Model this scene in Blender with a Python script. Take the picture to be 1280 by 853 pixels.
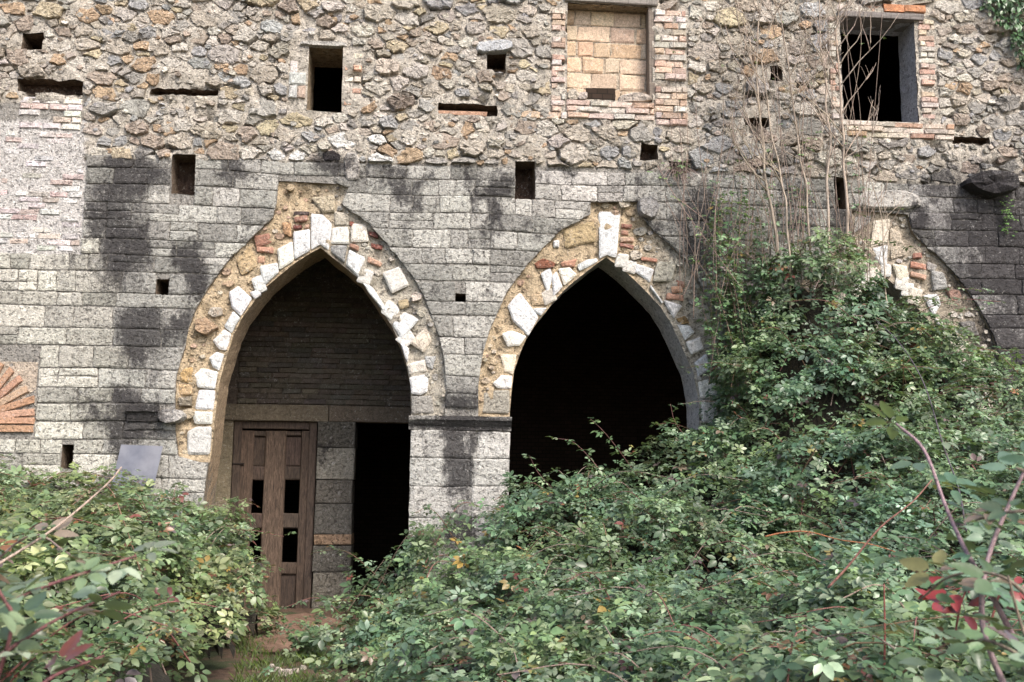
import bpy, bmesh, math, random
import numpy as np
from mathutils import Matrix, Vector, noise
from mathutils.geometry import delaunay_2d_cdt

for o in list(bpy.data.objects): bpy.data.objects.remove(o)
scn = bpy.context.scene
col = scn.collection
rnd = random.Random(7)
nrs = np.random.RandomState(11)
R = math.radians

# ------------------------------------------------------------------ camera
FPX, DIST, EYE = 1300.0, 11.5, 1.5          # focal length in photo pixels, metres to the wall, eye height
cam_d = bpy.data.cameras.new('camera')
cam = bpy.data.objects.new('camera', cam_d); col.objects.link(cam); scn.camera = cam
cam_d.sensor_width = 36.0
cam_d.lens = 36.0 * FPX / 1280.0
cam_d.clip_start = 0.05; cam_d.clip_end = 600
ROT = (Matrix.Rotation(R(-5.0), 3, 'Z') @ Matrix.Rotation(R(98.0), 3, 'X') @ Matrix.Rotation(R(0.6), 3, 'Z'))
CAM = Vector((0, -DIST, EYE))
cam.matrix_world = Matrix.Translation(CAM) @ ROT.to_4x4()
cam_d.dof.use_dof = True; cam_d.dof.focus_distance = 10.5; cam_d.dof.aperture_fstop = 6.3

# ------------------------------------------------------------------ world, sun, exposure
SUN_EL, SUN_AZ = 48.0, 150.0                # degrees; azimuth of the sun seen from the scene, clockwise from +Y
world = bpy.data.worlds.new('World'); scn.world = world; world.use_nodes = True
wn = world.node_tree; wn.nodes.clear()
w_out = wn.nodes.new('ShaderNodeOutputWorld'); w_bg = wn.nodes.new('ShaderNodeBackground')
sky = wn.nodes.new('ShaderNodeTexSky'); sky.sky_type = 'NISHITA'; sky.sun_disc = False
sky.sun_elevation = R(SUN_EL); sky.sun_rotation = R(SUN_AZ)
sky.dust_density = 4.0; sky.air_density = 1.0; sky.ozone_density = 1.0
w_bg.inputs['Strength'].default_value = 0.14
wn.links.new(sky.outputs[0], w_bg.inputs[0]); wn.links.new(w_bg.outputs[0], w_out.inputs[0])
sun_d = bpy.data.lights.new('sun', 'SUN'); sun_d.energy = 1.5; sun_d.angle = R(18); sun_d.color = (1.0, 0.95, 0.88)
sun = bpy.data.objects.new('sun', sun_d); col.objects.link(sun); sun.location = (-4, -20, 25)
az, el = R(SUN_AZ), R(SUN_EL)
to_sun = Vector((math.sin(az) * math.cos(el), math.cos(az) * math.cos(el), math.sin(el)))
sun.rotation_euler = to_sun.to_track_quat('Z', 'Y').to_euler()
scn.render.engine = 'CYCLES'
scn.view_settings.view_transform = 'Standard'; scn.view_settings.look = 'None'
scn.view_settings.gamma = 1.0; scn.view_settings.use_curve_mapping = False
scn.view_settings.exposure = 1.15
scn.cycles.max_bounces = 6; scn.cycles.diffuse_bounces = 3; scn.cycles.glossy_bounces = 2; scn.cycles.transmission_bounces = 3

# ------------------------------------------------------------------ measuring helpers (photo survey -> metres)
RT = np.array(ROT)
def W(px, py, y=0.0):
    """point on the vertical plane at depth y that the survey mark (px, py) belongs to"""
    d = RT @ np.array(((px - 640.0) / FPX, -(py - 426.5) / FPX, -1.0))
    t = (y + DIST) / d[1]
    return (d[0] * t, y, EYE + d[2] * t)
def U(px, py, y=0.0):
    p = W(px, py, y); return (p[0], p[2])
def proj(P):
    """metres -> survey mark, vectorised"""
    P = np.atleast_2d(np.asarray(P, float)) - np.array(CAM)
    L = P @ RT
    return 640 + FPX * L[:, 0] / -L[:, 2], 426.5 - FPX * L[:, 1] / -L[:, 2], -L[:, 2]

# ------------------------------------------------------------------ object helpers
def tag(o, label=None, cat=None, group=None, kind=None):
    if label: o['label'] = label
    if cat: o['category'] = cat
    if group: o['group'] = group
    if kind: o['kind'] = kind
    return o
def empty(name, loc=(0, 0, 0)):
    o = bpy.data.objects.new(name, None); col.objects.link(o); o.location = loc
    o.empty_display_size = 0.1
    return o
def link(name, me, mat=None, parent=None, loc=None, color=None):
    o = bpy.data.objects.new(name, me); col.objects.link(o)
    if mat and not me.materials: me.materials.append(mat)
    if parent:
        o.parent = parent
        pw = Vector((0, 0, 0)); q = parent
        while q: pw += q.location; q = q.parent
        o.location = (Vector(loc) if loc is not None else Vector((0, 0, 0))) - pw
    elif loc is not None: o.location = loc
    if color is not None: o.color = (*color, 1)
    return o
def attr(me, tint, stain):
    n = len(me.vertices)
    a = me.attributes.new('tint', 'FLOAT_COLOR', 'POINT')
    t = np.ones((n, 4), np.float32); t[:, :3] = tint; a.data.foreach_set('color', t.ravel())
    s = me.attributes.new('stain', 'FLOAT', 'POINT')
    v = np.zeros(n, np.float32); v[:] = stain; s.data.foreach_set('value', v)
def mesh(name, V, F, tint=(1, 1, 1), stain=0.0, smooth=False):
    me = bpy.data.meshes.new(name); me.from_pydata([tuple(v) for v in V], [], [tuple(f) for f in F]); me.update()
    attr(me, tint, stain)
    if smooth: me.shade_smooth()
    return me
def tri_mesh(name, V, F, tint, smooth=True):
    V = np.asarray(V, np.float32); F = np.asarray(F, np.int32)
    me = bpy.data.meshes.new(name)
    me.vertices.add(len(V)); me.vertices.foreach_set('co', V.ravel())
    me.loops.add(F.size); me.loops.foreach_set('vertex_index', F.ravel())
    me.polygons.add(len(F)); me.polygons.foreach_set('loop_start', np.arange(0, F.size, 3, dtype=np.int32))
    me.update(calc_edges=True); attr(me, tint, 0.0)
    if smooth: me.shade_smooth()
    return me
def join_meshes(parts):
    """parts: list of (V, F, tint, stain) -> one mesh's arrays"""
    VV, FF, T, S, n = [], [], [], [], 0
    for V, F, t, s in parts:
        VV += [tuple(v) for v in V]; FF += [tuple(i + n for i in f) for f in F]
        T.append(np.tile(np.asarray(t, float), (len(V), 1))); S.append(np.broadcast_to(np.asarray(s, float), (len(V),)))
        n += len(V)
    return VV, FF, np.concatenate(T), np.concatenate(S)
def box_vf(x0, x1, y0, y1, z0, z1, b=0.0, j=0.0, rg=rnd):
    """box with its front (-y) edges chamfered by b and corners jittered by j"""
    V = [(x0, y1, z0), (x1, y1, z0), (x1, y1, z1), (x0, y1, z1),
         (x0, y0 + b, z0), (x1, y0 + b, z0), (x1, y0 + b, z1), (x0, y0 + b, z1),
         (x0 + b, y0, z0 + b), (x1 - b, y0, z0 + b), (x1 - b, y0, z1 - b), (x0 + b, y0, z1 - b)]
    if j: V = [tuple(c + rg.uniform(-j, j) for c in v) for v in V]
    F = [(3, 2, 1, 0)]
    for i in range(4):
        k = (i + 1) % 4
        F += [(i, k, 4 + k, 4 + i), (4 + i, 4 + k, 8 + k, 8 + i)]
    F.append((8, 9, 10, 11))
    return V, F
def tube_vf(pts, rad, sides=5):
    pts = [Vector(p) for p in pts]; V, F = [], []
    n = len(pts)
    for i, p in enumerate(pts):
        t = (pts[min(i + 1, n - 1)] - pts[max(i - 1, 0)]).normalized()
        a = t.orthogonal().normalized() if abs(t.z) > 0.95 else t.cross(Vector((0, 0, 1))).normalized()
        b = t.cross(a); r = rad[i] if hasattr(rad, '__len__') else rad
        for k in range(sides):
            an = 2 * math.pi * k / sides
            V.append(tuple(p + a * math.cos(an) * r + b * math.sin(an) * r))
    for i in range(n - 1):
        for k in range(sides):
            l = (k + 1) % sides
            F.append((i * sides + k, i * sides + l, (i + 1) * sides + l, (i + 1) * sides + k))
    F.append(tuple(range(sides))[::-1]); F.append(tuple((n - 1) * sides + k for k in range(sides)))
    return V, F
def spline(P, n=6):
    """Catmull-Rom through the points"""
    P = [Vector(p) for p in P]
    P = [P[0] * 2 - P[1]] + P + [P[-1] * 2 - P[-2]]; out = []
    for i in range(1, len(P) - 2):
        for k in range(n):
            t = k / n; a, b, c, d = P[i - 1], P[i], P[i + 1], P[i + 2]
            out.append(0.5 * ((2 * b) + (c - a) * t + (2 * a - 5 * b + 4 * c - d) * t * t + (3 * b - a - 3 * c + d) * t ** 3))
    out.append(P[-2]); return out

# ------------------------------------------------------------------ materials
class NT:
    def __init__(s, name):
        s.m = bpy.data.materials.new(name); s.m.use_nodes = True; s.t = s.m.node_tree; s.t.nodes.clear()
        s.out = s.t.nodes.new('ShaderNodeOutputMaterial')
    def n(s, typ, **kw):
        nd = s.t.nodes.new('ShaderNode' + typ)
        for k, v in kw.items(): setattr(nd, k, v)
        return nd
    def l(s, a, b): s.t.links.new(a, b)
    def val(s, x, sock):
        if isinstance(x, (int, float)): sock.default_value = x
        elif isinstance(x, tuple): sock.default_value = (*x, 1) if len(x) == 3 else x
        else: s.l(x, sock)
    def math(s, op, a, b=None, c=None, clamp=False):
        nd = s.n('Math', operation=op, use_clamp=clamp)
        for i, x in enumerate((a, b, c)):
            if x is not None: s.val(x, nd.inputs[i])
        return nd.outputs[0]
    def mix(s, f, a, b, mode='MIX'):
        nd = s.n('Mix', data_type='RGBA', blend_type=mode)
        s.val(f, nd.inputs[0]); s.val(a, nd.inputs[6]); s.val(b, nd.inputs[7]); return nd.outputs[2]
    def noise(s, vec, scale, detail=4, rough=0.6, dist=0.0):
        nd = s.n('TexNoise'); nd.inputs['Scale'].default_value = scale; nd.inputs['Detail'].default_value = detail
        nd.inputs['Roughness'].default_value = rough; nd.inputs['Distortion'].default_value = dist
        if vec is not None: s.l(vec, nd.inputs['Vector'])
        return nd.outputs[0]
    def voro(s, vec, scale):
        nd = s.n('TexVoronoi'); nd.inputs['Scale'].default_value = scale; s.l(vec, nd.inputs['Vector']); return nd.outputs[0]
    def ramp(s, f, lo, hi):
        nd = s.n('MapRange', interpolation_type='SMOOTHSTEP'); s.val(f, nd.inputs[0])
        nd.inputs[1].default_value = lo; nd.inputs[2].default_value = hi; return nd.outputs[0]
    def scaled(s, vec, sc):
        nd = s.n('Mapping'); nd.inputs['Scale'].default_value = sc; s.l(vec, nd.inputs[0]); return nd.outputs[0]
    def tint(s):
        a = s.n('Attribute', attribute_name='tint'); oi = s.n('ObjectInfo')
        return s.mix(1.0, a.outputs[0], oi.outputs['Color'], 'MULTIPLY')
    def stain(s): return s.n('Attribute', attribute_name='stain').outputs['Fac']
    def pos(s): return s.n('NewGeometry').outputs['Position']

def stone_mat(name, base_var=0.5, pale=0.35, pale_col=(0.62, 0.60, 0.56), ochre=0.2, ochre_col=(0.34, 0.22, 0.10),
              pits=0.5, pit_scale=(20, 20, 28), bump=0.7, dist=0.02, dark=0.4, dark_col=(0.035, 0.032, 0.035), rough=0.92, grime=0.15):
    t = NT(name); p = t.pos(); c = t.tint()
    n_mid = t.noise(p, 8, 6, 0.75); n_fine = t.noise(p, 26, 4, 0.85); n_tiny = t.noise(p, 64, 2, 0.8)
    v = t.math('MULTIPLY_ADD', n_mid, base_var * 2, 1 - base_var)
    v = t.math('MULTIPLY', v, t.math('MULTIPLY_ADD', n_fine, 1.7, 0.2))
    v = t.math('MULTIPLY', v, t.math('MULTIPLY_ADD', n_tiny, 1.3, 0.35))
    cc = t.n('CombineColor'); [t.l(v, cc.inputs[i]) for i in range(3)]
    c = t.mix(1.0, c, cc.outputs[0], 'MULTIPLY')
    f = t.ramp(t.noise(t.scaled(p, (1, 1, 1.6)), 7.5, 6, 0.72, 0.5), 0.60, 0.74)
    c = t.mix(t.math('MULTIPLY', f, ochre), c, ochre_col)
    f = t.ramp(t.noise(t.scaled(p, (1.3, 1, 1)), 16, 6, 0.75), 0.56, 0.68)
    c = t.mix(t.math('MULTIPLY', f, pale), c, pale_col)
    # black crust: where surveyed (attribute), broken up by noise, plus small random specks
    s = t.math('ADD', t.stain(), t.math('MULTIPLY', t.ramp(t.noise(t.scaled(p, (1, 1, .7)), 1.7, 5, 0.65), 0.46, 0.72), grime))
    sn = t.math('ADD', t.math('MULTIPLY', t.noise(t.scaled(p, (1.1, 1.1, 0.9)), 26, 6, 0.92), .74), t.math('MULTIPLY', t.noise(t.scaled(p, (2.2, 2.2, 0.4)), 4, 5, 0.7), .26))
    f = t.ramp(t.math('ADD', t.math('MULTIPLY', s, 0.55), sn), 0.67, 0.93)
    c = t.mix(t.math('MULTIPLY', f, 0.88), c, dark_col)
    sp = t.ramp(t.noise(p, 20, 6, 0.85), 0.58, 0.68)
    c = t.mix(t.math('MULTIPLY', sp, dark), c, (0.06, 0.055, 0.055))
    # white lichen dots over the crust
    ld = t.ramp(t.noise(p, 38, 3, 0.8), 0.59, 0.66)
    c = t.mix(t.math('MULTIPLY', ld, t.math('MULTIPLY', t.ramp(t.noise(p, 4, 4, 0.7), .42, .62), .6)), c, (0.55, 0.54, 0.52))
    pv = t.scaled(p, pit_scale)
    pit = t.ramp(t.noise(pv, 1.0, 3, 0.8), 0.55, 0.66)
    c = t.mix(t.math('MULTIPLY', pit, pits * 0.75), c, (0.07, 0.062, 0.055))
    h = t.math('ADD', t.math('MULTIPLY', n_mid, 1.1), t.math('MULTIPLY_ADD', n_fine, 0.8, t.math('MULTIPLY', n_tiny, 0.25)))
    h = t.math('SUBTRACT', h, t.math('MULTIPLY', pit, pits * 1.2))
    b = t.n('Bump'); b.inputs['Strength'].default_value = bump; b.inputs['Distance'].default_value = dist; t.l(h, b.inputs['Height'])
    bs = t.n('BsdfPrincipled'); t.l(c, bs.inputs['Base Color']); bs.inputs['Roughness'].default_value = rough
    bs.inputs['Specular IOR Level'].default_value = 0.15
    t.l(b.outputs[0], bs.inputs['Normal']); t.l(bs.outputs[0], t.out.inputs[0])
    return t.m

M = {}
M['rubble'] = stone_mat('rubble_stone', 0.45, 0.5, (0.66, 0.62, 0.55), pits=0.55, dark=0.55, bump=1.0, dist=0.035, grime=.2)
M['ashlar'] = stone_mat('ashlar_stone', 0.4, 0.45, (0.55, 0.54, 0.53), ochre=0.10, ochre_col=(0.33, 0.27, 0.15), pits=0.7, pit_scale=(26, 26, 40), bump=1.0, dist=0.028, dark=0.5, grime=.75)
M['white'] = stone_mat('white_limestone', 0.3, 0.3, (0.72, 0.73, 0.74), ochre=0.3, ochre_col=(0.45, 0.36, 0.24), pits=0.4, pit_scale=(18, 18, 18), bump=0.6, dark=0.15)
M['mortar'] = stone_mat('lime_mortar', 0.5, 0.5, (0.56, 0.52, 0.45), ochre=0.5, ochre_col=(0.33, 0.24, 0.13), pits=0.8, pit_scale=(22, 22, 26), bump=1.0, dist=0.04, dark=0.5)
M['ochre'] = stone_mat('ochre_mortar', 0.45, 0.35, (0.60, 0.52, 0.40), ochre=0.6, ochre_col=(0.43, 0.28, 0.17), pits=0.8, pit_scale=(20, 20, 24), bump=1.0, dist=0.04, dark=0.3)
M['brick'] = stone_mat('old_brick', 0.4, 0.45, (0.58, 0.50, 0.44), ochre=0.2, pits=0.5, pit_scale=(26, 26, 34), bump=0.7, dark=0.35)
M['tuff'] = stone_mat('tuff_brick', 0.35, 0.40, (0.60, 0.52, 0.42), ochre=0.3, ochre_col=(0.46, 0.31, 0.18), pits=0.3, pit_scale=(26, 26, 34), bump=0.5, dark=0.12)
M['shaded'] = stone_mat('shaded_brick', 0.4, 0.12, (0.3, 0.26, 0.22), ochre=0.2, pits=0.4, bump=0.7, dark=0.5)  # brick behind the arch, the room's dimness put into its colour
M['plaster'] = stone_mat('worn_plaster', 0.35, 0.55, (0.66, 0.64, 0.61), ochre=0.12, ochre_col=(0.45, 0.3, 0.2), pits=0.7, pit_scale=(18, 18, 36), bump=0.9, dist=0.025, dark=0.35)

def wood_mat(name, a, b, sc=(9, 9, 1.2)):
    t = NT(name); tc = t.n('TexCoord').outputs['Object']; p = t.pos()
    g = t.noise(t.scaled(p, sc), 6, 6, 0.7, 1.2); g2 = t.noise(t.scaled(p, (60, 60, 3)), 1.5, 3, 0.6)
    c = t.mix(t.ramp(g, 0.35, 0.68), a, b)
    c = t.mix(t.math('MULTIPLY', t.ramp(g2, 0.5, 0.65), 0.55), c, (0.012, 0.009, 0.007))
    c = t.mix(1.0, c, t.tint(), 'MULTIPLY')
    bp = t.n('Bump'); bp.inputs['Strength'].default_value = 0.5; bp.inputs['Distance'].default_value = 0.008; t.l(t.math('ADD', g, g2), bp.inputs['Height'])
    bs = t.n('BsdfPrincipled'); t.l(c, bs.inputs['Base Color']); bs.inputs['Roughness'].default_value = 0.75; t.l(bp.outputs[0], bs.inputs['Normal'])
    t.l(bs.outputs[0], t.out.inputs[0]); return t.m
M['door'] = wood_mat('door_wood', (0.036, 0.023, 0.017), (0.11, 0.077, 0.057))
M['greywood'] = wood_mat('grey_wood', (0.16, 0.14, 0.12), (0.30, 0.27, 0.24), (1.2, 9, 9))
M['bark_pale'] = wood_mat('pale_bark', (0.34, 0.28, 0.22), (0.50, 0.43, 0.35), (9, 9, 5))
M['cane'] = wood_mat('bramble_cane', (0.55, 0.5, 0.5), (0.95, 0.9, 0.85), (12, 12, 12))

def leaf_mat(name, rough=0.36, trans=0.22):
    t = NT(name); p = t.pos(); c = t.tint()
    n1 = t.noise(p, 35, 3, 0.6)
    cc = t.n('CombineColor'); v = t.math('MULTIPLY_ADD', n1, 0.7, 0.65); [t.l(v, cc.inputs[i]) for i in range(3)]
    c = t.mix(1.0, c, cc.outputs[0], 'MULTIPLY')
    back = t.n('NewGeometry').outputs['Backfacing']
    c = t.mix(t.math('MULTIPLY', back, 0.45), c, (0.16, 0.19, 0.13))
    bs = t.n('BsdfPrincipled'); t.l(c, bs.inputs['Base Color']); bs.inputs['Roughness'].default_value = rough
    bs.inputs['Specular IOR Level'].default_value = 0.55
    tr = t.n('BsdfTranslucent'); t.l(t.mix(1.0, c, (1.2, 1.3, 0.5), 'MULTIPLY'), tr.inputs[0])
    mx = t.n('MixShader'); mx.inputs[0].default_value = trans; t.l(bs.outputs[0], mx.inputs[1]); t.l(tr.outputs[0], mx.inputs[2])
    t.l(mx.outputs[0], t.out.inputs[0]); return t.m
M['leaf'] = leaf_mat('bramble_leaf')
M['ivy'] = leaf_mat('ivy_leaf', 0.35, 0.12)

def ground_mat():
    t = NT('earth_and_moss'); p = t.pos()
    n1 = t.noise(p, 1.4, 5, 0.65); n2 = t.noise(p, 14, 6, 0.7); n3 = t.noise(p, 60, 4, 0.7)
    c = t.mix(t.ramp(n2, 0.35, 0.7), (0.085, 0.050, 0.032), (0.17, 0.105, 0.07))
    c = t.mix(t.ramp(n1, 0.48, 0.6), c, (0.045, 0.06, 0.02))
    c = t.mix(t.math('MULTIPLY', t.ramp(n3, 0.6, 0.7), 0.6), c, (0.26, 0.22, 0.18))
    bp = t.n('Bump'); bp.inputs['Strength'].default_value = 0.9; bp.inputs['Distance'].default_value = 0.03; t.l(t.math('ADD', n2, n3), bp.inputs['Height'])
    bs = t.n('BsdfPrincipled'); t.l(c, bs.inputs['Base Color']); bs.inputs['Roughness'].default_value = 0.95; t.l(bp.outputs[0], bs.inputs['Normal'])
    t.l(bs.outputs[0], t.out.inputs[0]); return t.m
M['ground'] = ground_mat()
def dirt_mat():
    t = NT('reddish_dirt'); p = t.pos(); n2 = t.noise(p, 9, 6, 0.7); n3 = t.noise(p, 50, 4, 0.7)
    c = t.mix(t.ramp(n2, 0.35, 0.7), (0.15, 0.085, 0.055), (0.27, 0.17, 0.12))
    c = t.mix(t.math('MULTIPLY', t.ramp(n3, 0.6, 0.7), 0.6), c, (0.36, 0.31, 0.27))
    bp = t.n('Bump'); bp.inputs['Strength'].default_value = 0.9; bp.inputs['Distance'].default_value = 0.02; t.l(t.math('ADD', n2, n3), bp.inputs['Height'])
    bs = t.n('BsdfPrincipled'); t.l(c, bs.inputs['Base Color']); bs.inputs['Roughness'].default_value = 0.95; t.l(bp.outputs[0], bs.inputs['Normal'])
    t.l(bs.outputs[0], t.out.inputs[0]); return t.m
M['dirt'] = dirt_mat()
def inner_shade_mat():
    t = NT('bramble_inner_shade'); p = t.pos(); n = t.noise(t.scaled(p, (1, 1, 0.5)), 40, 5, 0.7)  # dark brown standing for the shaded inside of the brambles
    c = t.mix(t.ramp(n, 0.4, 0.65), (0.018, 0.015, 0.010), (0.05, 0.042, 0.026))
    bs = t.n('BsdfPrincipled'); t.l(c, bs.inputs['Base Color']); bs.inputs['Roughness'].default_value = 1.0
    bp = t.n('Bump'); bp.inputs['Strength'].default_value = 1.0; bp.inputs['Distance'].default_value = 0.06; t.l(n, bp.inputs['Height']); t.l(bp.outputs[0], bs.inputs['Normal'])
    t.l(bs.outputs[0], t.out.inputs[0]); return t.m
M['inner_shade'] = inner_shade_mat()
def metal_mat():
    t = NT('grey_sheet_metal'); p = t.pos(); n = t.noise(p, 6, 4, 0.6)
    c = t.mix(t.ramp(n, 0.3, 0.7), (0.13, 0.135, 0.165), (0.19, 0.195, 0.225))
    bs = t.n('BsdfPrincipled'); t.l(c, bs.inputs['Base Color']); bs.inputs['Roughness'].default_value = 0.5; bs.inputs['Metallic'].default_value = 0.3
    t.l(bs.outputs[0], t.out.inputs[0]); return t.m
M['metal'] = metal_mat()
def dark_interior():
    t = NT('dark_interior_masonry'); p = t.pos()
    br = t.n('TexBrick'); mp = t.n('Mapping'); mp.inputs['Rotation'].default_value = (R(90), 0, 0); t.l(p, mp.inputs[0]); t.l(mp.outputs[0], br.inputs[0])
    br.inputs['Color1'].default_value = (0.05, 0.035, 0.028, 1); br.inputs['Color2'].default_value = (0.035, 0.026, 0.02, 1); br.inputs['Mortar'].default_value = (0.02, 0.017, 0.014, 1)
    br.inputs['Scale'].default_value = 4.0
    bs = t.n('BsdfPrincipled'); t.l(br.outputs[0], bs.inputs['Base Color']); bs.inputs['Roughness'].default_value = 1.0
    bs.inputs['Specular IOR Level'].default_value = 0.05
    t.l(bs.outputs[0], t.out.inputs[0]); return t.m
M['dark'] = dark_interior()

# ------------------------------------------------------------------ survey of the front wall (photo marks)
def loopU(L, y=0.0): return [U(a, b, y) for a, b in L]
A1_in = [(250, 720), (253, 640), (257, 603), (264, 556), (268, 515), (273, 477), (281, 448), (290, 420), (301, 397), (317, 375), (331, 358), (346, 345),
         (367, 328), (387, 315), (400, 308), (412, 318), (430, 332), (449, 348), (464, 369), (482, 395), (489, 405), (500, 429), (508, 454), (513, 481), (514, 515), (512, 600), (510, 720)]
A1_ex = [(224, 578), (219, 540), (219, 502), (220, 473), (225, 454), (232, 432), (236, 410), (244, 388), (260, 360), (276, 338), (292, 318), (308, 304), (325, 286), (341, 272),
         (346, 253), (348, 226), (437, 231), (427, 254), (434, 262), (454, 273), (470, 290), (486, 308), (504, 330), (520, 352), (530, 371), (539, 395), (549, 422), (555, 448), (557, 475), (556, 521)]
A2_in = [(634, 720), (636, 620), (637, 560), (638, 515), (640, 490), (643, 464), (650, 443), (658, 424), (674, 399), (684, 388), (695, 373), (712, 356), (731, 341), (746, 329), (759, 320),
         (778, 334), (795, 349), (812, 366), (827, 382), (840, 402), (850, 423), (859, 444), (868, 463), (873, 487), (876, 510), (877, 560), (878, 620), (879, 720)]
A2_ex = [(598, 521), (598, 483), (601, 458), (605, 437), (612, 414), (625, 385), (633, 366), (644, 351), (661, 328), (684, 304), (702, 286), (721, 276), (738, 268), (739, 242),
         (797, 246), (800, 268), (818, 290), (838, 306), (862, 331), (880, 365), (893, 400), (903, 440), (908, 480), (910, 535)]
A3_in = [(994, 720), (996, 620), (998, 560), (1001, 515), (1008, 480), (1020, 445), (1038, 413), (1060, 385), (1085, 360), (1106, 342), (1125, 358), (1148, 382), (1165, 400), (1185, 425), (1205, 456), (1221, 490), (1231, 525), (1236, 570), (1238, 620), (1241, 720)]
A3_ex = [(955, 535), (958, 480), (966, 430), (980, 390), (1000, 352), (1025, 320), (1052, 296), (1066, 284), (1064, 263), (1135, 268), (1140, 288), (1148, 299), (1172, 319), (1200, 350), (1223, 384), (1242, 420), (1254, 465), (1259, 535)]
def arch_opening(inn, ex):
    """opening in the facing: extrados, stepping in to the jambs below its feet, down under the ground"""
    fl, fr = ex[0][1], ex[-1][1]
    def x_at(pts, y):
        for (a, b), (c, d) in zip(pts, pts[1:]):
            if min(b, d) <= y <= max(b, d) and b != d: return a + (c - a) * (y - b) / (d - b)
    half = len(inn) // 2
    xl = x_at(inn[:half], fl); xr = x_at(inn[half:][::-1], fr)
    L = [p for p in inn if p[1] > fl and p[0] < inn[half][0]]; Rr = [p for p in inn if p[1] > fr and p[0] > inn[half][0]]
    pts = L + [(xl, fl)] + ex + [(xr, fr)] + Rr
    P = loopU(pts); P = [(P[0][0], -0.5)] + P + [(P[-1][0], -0.5)]
    return P
OPEN = [arch_opening(A1_in, A1_ex), arch_opening(A2_in, A2_ex), arch_opening(A3_in, A3_ex)]
# (marks x0,y0,x1,y1, depth or None = right through, jitter)
HOLES = {
 'small_window': (385, 58, 428, 140, None, .0), 'right_window': (1052, 25, 1145, 152, None, .0), 'blocked_window': (709, 7, 815, 126, None, .0),
 'h1': (27, 42, 54, 62, .4, .01), 'h2': (609, 66, 632, 88, .4, .01), 'h3': (214, 193, 244, 243, .3, .015), 'h4': (644, 202, 669, 253, .3, .005),
 'h5': (195, 349, 211, 369, .4, .0), 'h6': (569, 367, 582, 382, .4, .0), 'h7': (962, 83, 979, 101, .35, .015), 'h8': (77, 556, 91, 586, .4, .0),
 'h9': (1043, 222, 1059, 268, .4, .01), 'c1': (22, 100, 104, 117, .18, .015), 'c2': (188, 112, 272, 120, .14, .01), 'c3': (548, 131, 622, 144, .16, .008),
 'c4': (930, 148, 962, 158, .15, .012), 'h10': (800, 180, 822, 200, .2, .015), 'h11': (194, 289, 208, 296, .1, .005), 'c5': (1190, 172, 1236, 180, .14, .01), 'c6': (836, 203, 862, 226, .2, .02)}
RECT = {}
for k, (x0, y0, x1, y1, d, j) in HOLES.items():
    a = U(x0, y1); b = U(x1, y0); c = U(x0, y0); e = U(x1, y1)
    RECT[k] = ((a[0] + c[0]) / 2, (b[0] + e[0]) / 2, (a[1] + e[1]) / 2, (b[1] + c[1]) / 2)
def rect_px(x0, y0, x1, y1):
    a, b, c, e = U(x0, y1), U(x1, y0), U(x0, y0), U(x1, y1)
    return ((a[0] + c[0]) / 2, (b[0] + e[0]) / 2, (a[1] + e[1]) / 2, (b[1] + c[1]) / 2)
XL, XR = U(0, 400)[0] - 2.0, U(1280, 400)[0] + 2.2
ZT = U(640, 0)[1] + 1.0
THICK = 0.62

STAINS = [(165, 220, 80, 36, .8), (150, 300, 45, 110, .85), (178, 420, 60, 75, .75), (165, 520, 60, 45, .9), (280, 222, 120, 22, .45), (600, 222, 140, 26, .5), (590, 300, 35, 110, .35), (250, 330, 60, 60, .35), (330, 232, 60, 30, .25), (520, 222, 150, 35, .5), (560, 262, 100, 45, .4),
          (410, 205, 22, 16, 1.2), (574, 605, 20, 100, 1.3), (575, 530, 75, 9, .9), (575, 500, 70, 22, .6), (1252, 335, 100, 130, 1.15), (1200, 225, 80, 45, .7), (1258, 440, 65, 85, 1.2), (860, 285, 70, 70, .5),
          (838, 205, 40, 26, .6), (1000, 250, 110, 60, .4), (300, 300, 60, 30, .25), (230, 470, 40, 40, .3), (1235, 240, 30, 20, 1.2), (940, 200, 60, 50, .3), (545, 330, 40, 60, .2), (640, 330, 30, 60, .2), (700, 290, 40, 25, .2), (500, 235, 30, 20, .5)]
def stain_at(P):
    px, py, _ = proj(P); s = np.zeros(len(px))
    for cx, cy, rx, ry, k in STAINS:
        s = np.maximum(s, k * np.exp(-(((px - cx) / rx) ** 2 + ((py - cy) / ry) ** 2)))
    return s

# ------------------------------------------------------------------ planar masonry tools
def in_poly(P, poly):
    x, z = P[:, 0], P[:, 1]; r = np.zeros(len(P), bool); n = len(poly)
    for i in range(n):
        (x0, z0), (x1, z1) = poly[i], poly[i - 1]
        c = (z0 > z) != (z1 > z)
        with np.errstate(divide='ignore', invalid='ignore'):
            r ^= c & (x < (x1 - x0) * (z - z0) / (z1 - z0 + 1e-12) + x0)
    return r
def seg_dist(P, poly):
    d = np.full(len(P), 9.0); n = len(poly)
    for i in range(n):
        a = np.array(poly[i - 1]); b = np.array(poly[i]); ab = b - a
        t = np.clip(((P - a) @ ab) / (ab @ ab + 1e-12), 0, 1)[:, None]
        d = np.minimum(d, np.linalg.norm(P - a - t * ab, axis=1))
    return d
def densify(poly, step=0.06):
    out = []; n = len(poly)
    for i in range(n):
        a = np.array(poly[i]); b = np.array(poly[(i + 1) % n]); k = max(1, int(np.linalg.norm(b - a) / step))
        out += [tuple(a + (b - a) * j / k) for j in range(k)]
    return out
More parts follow.
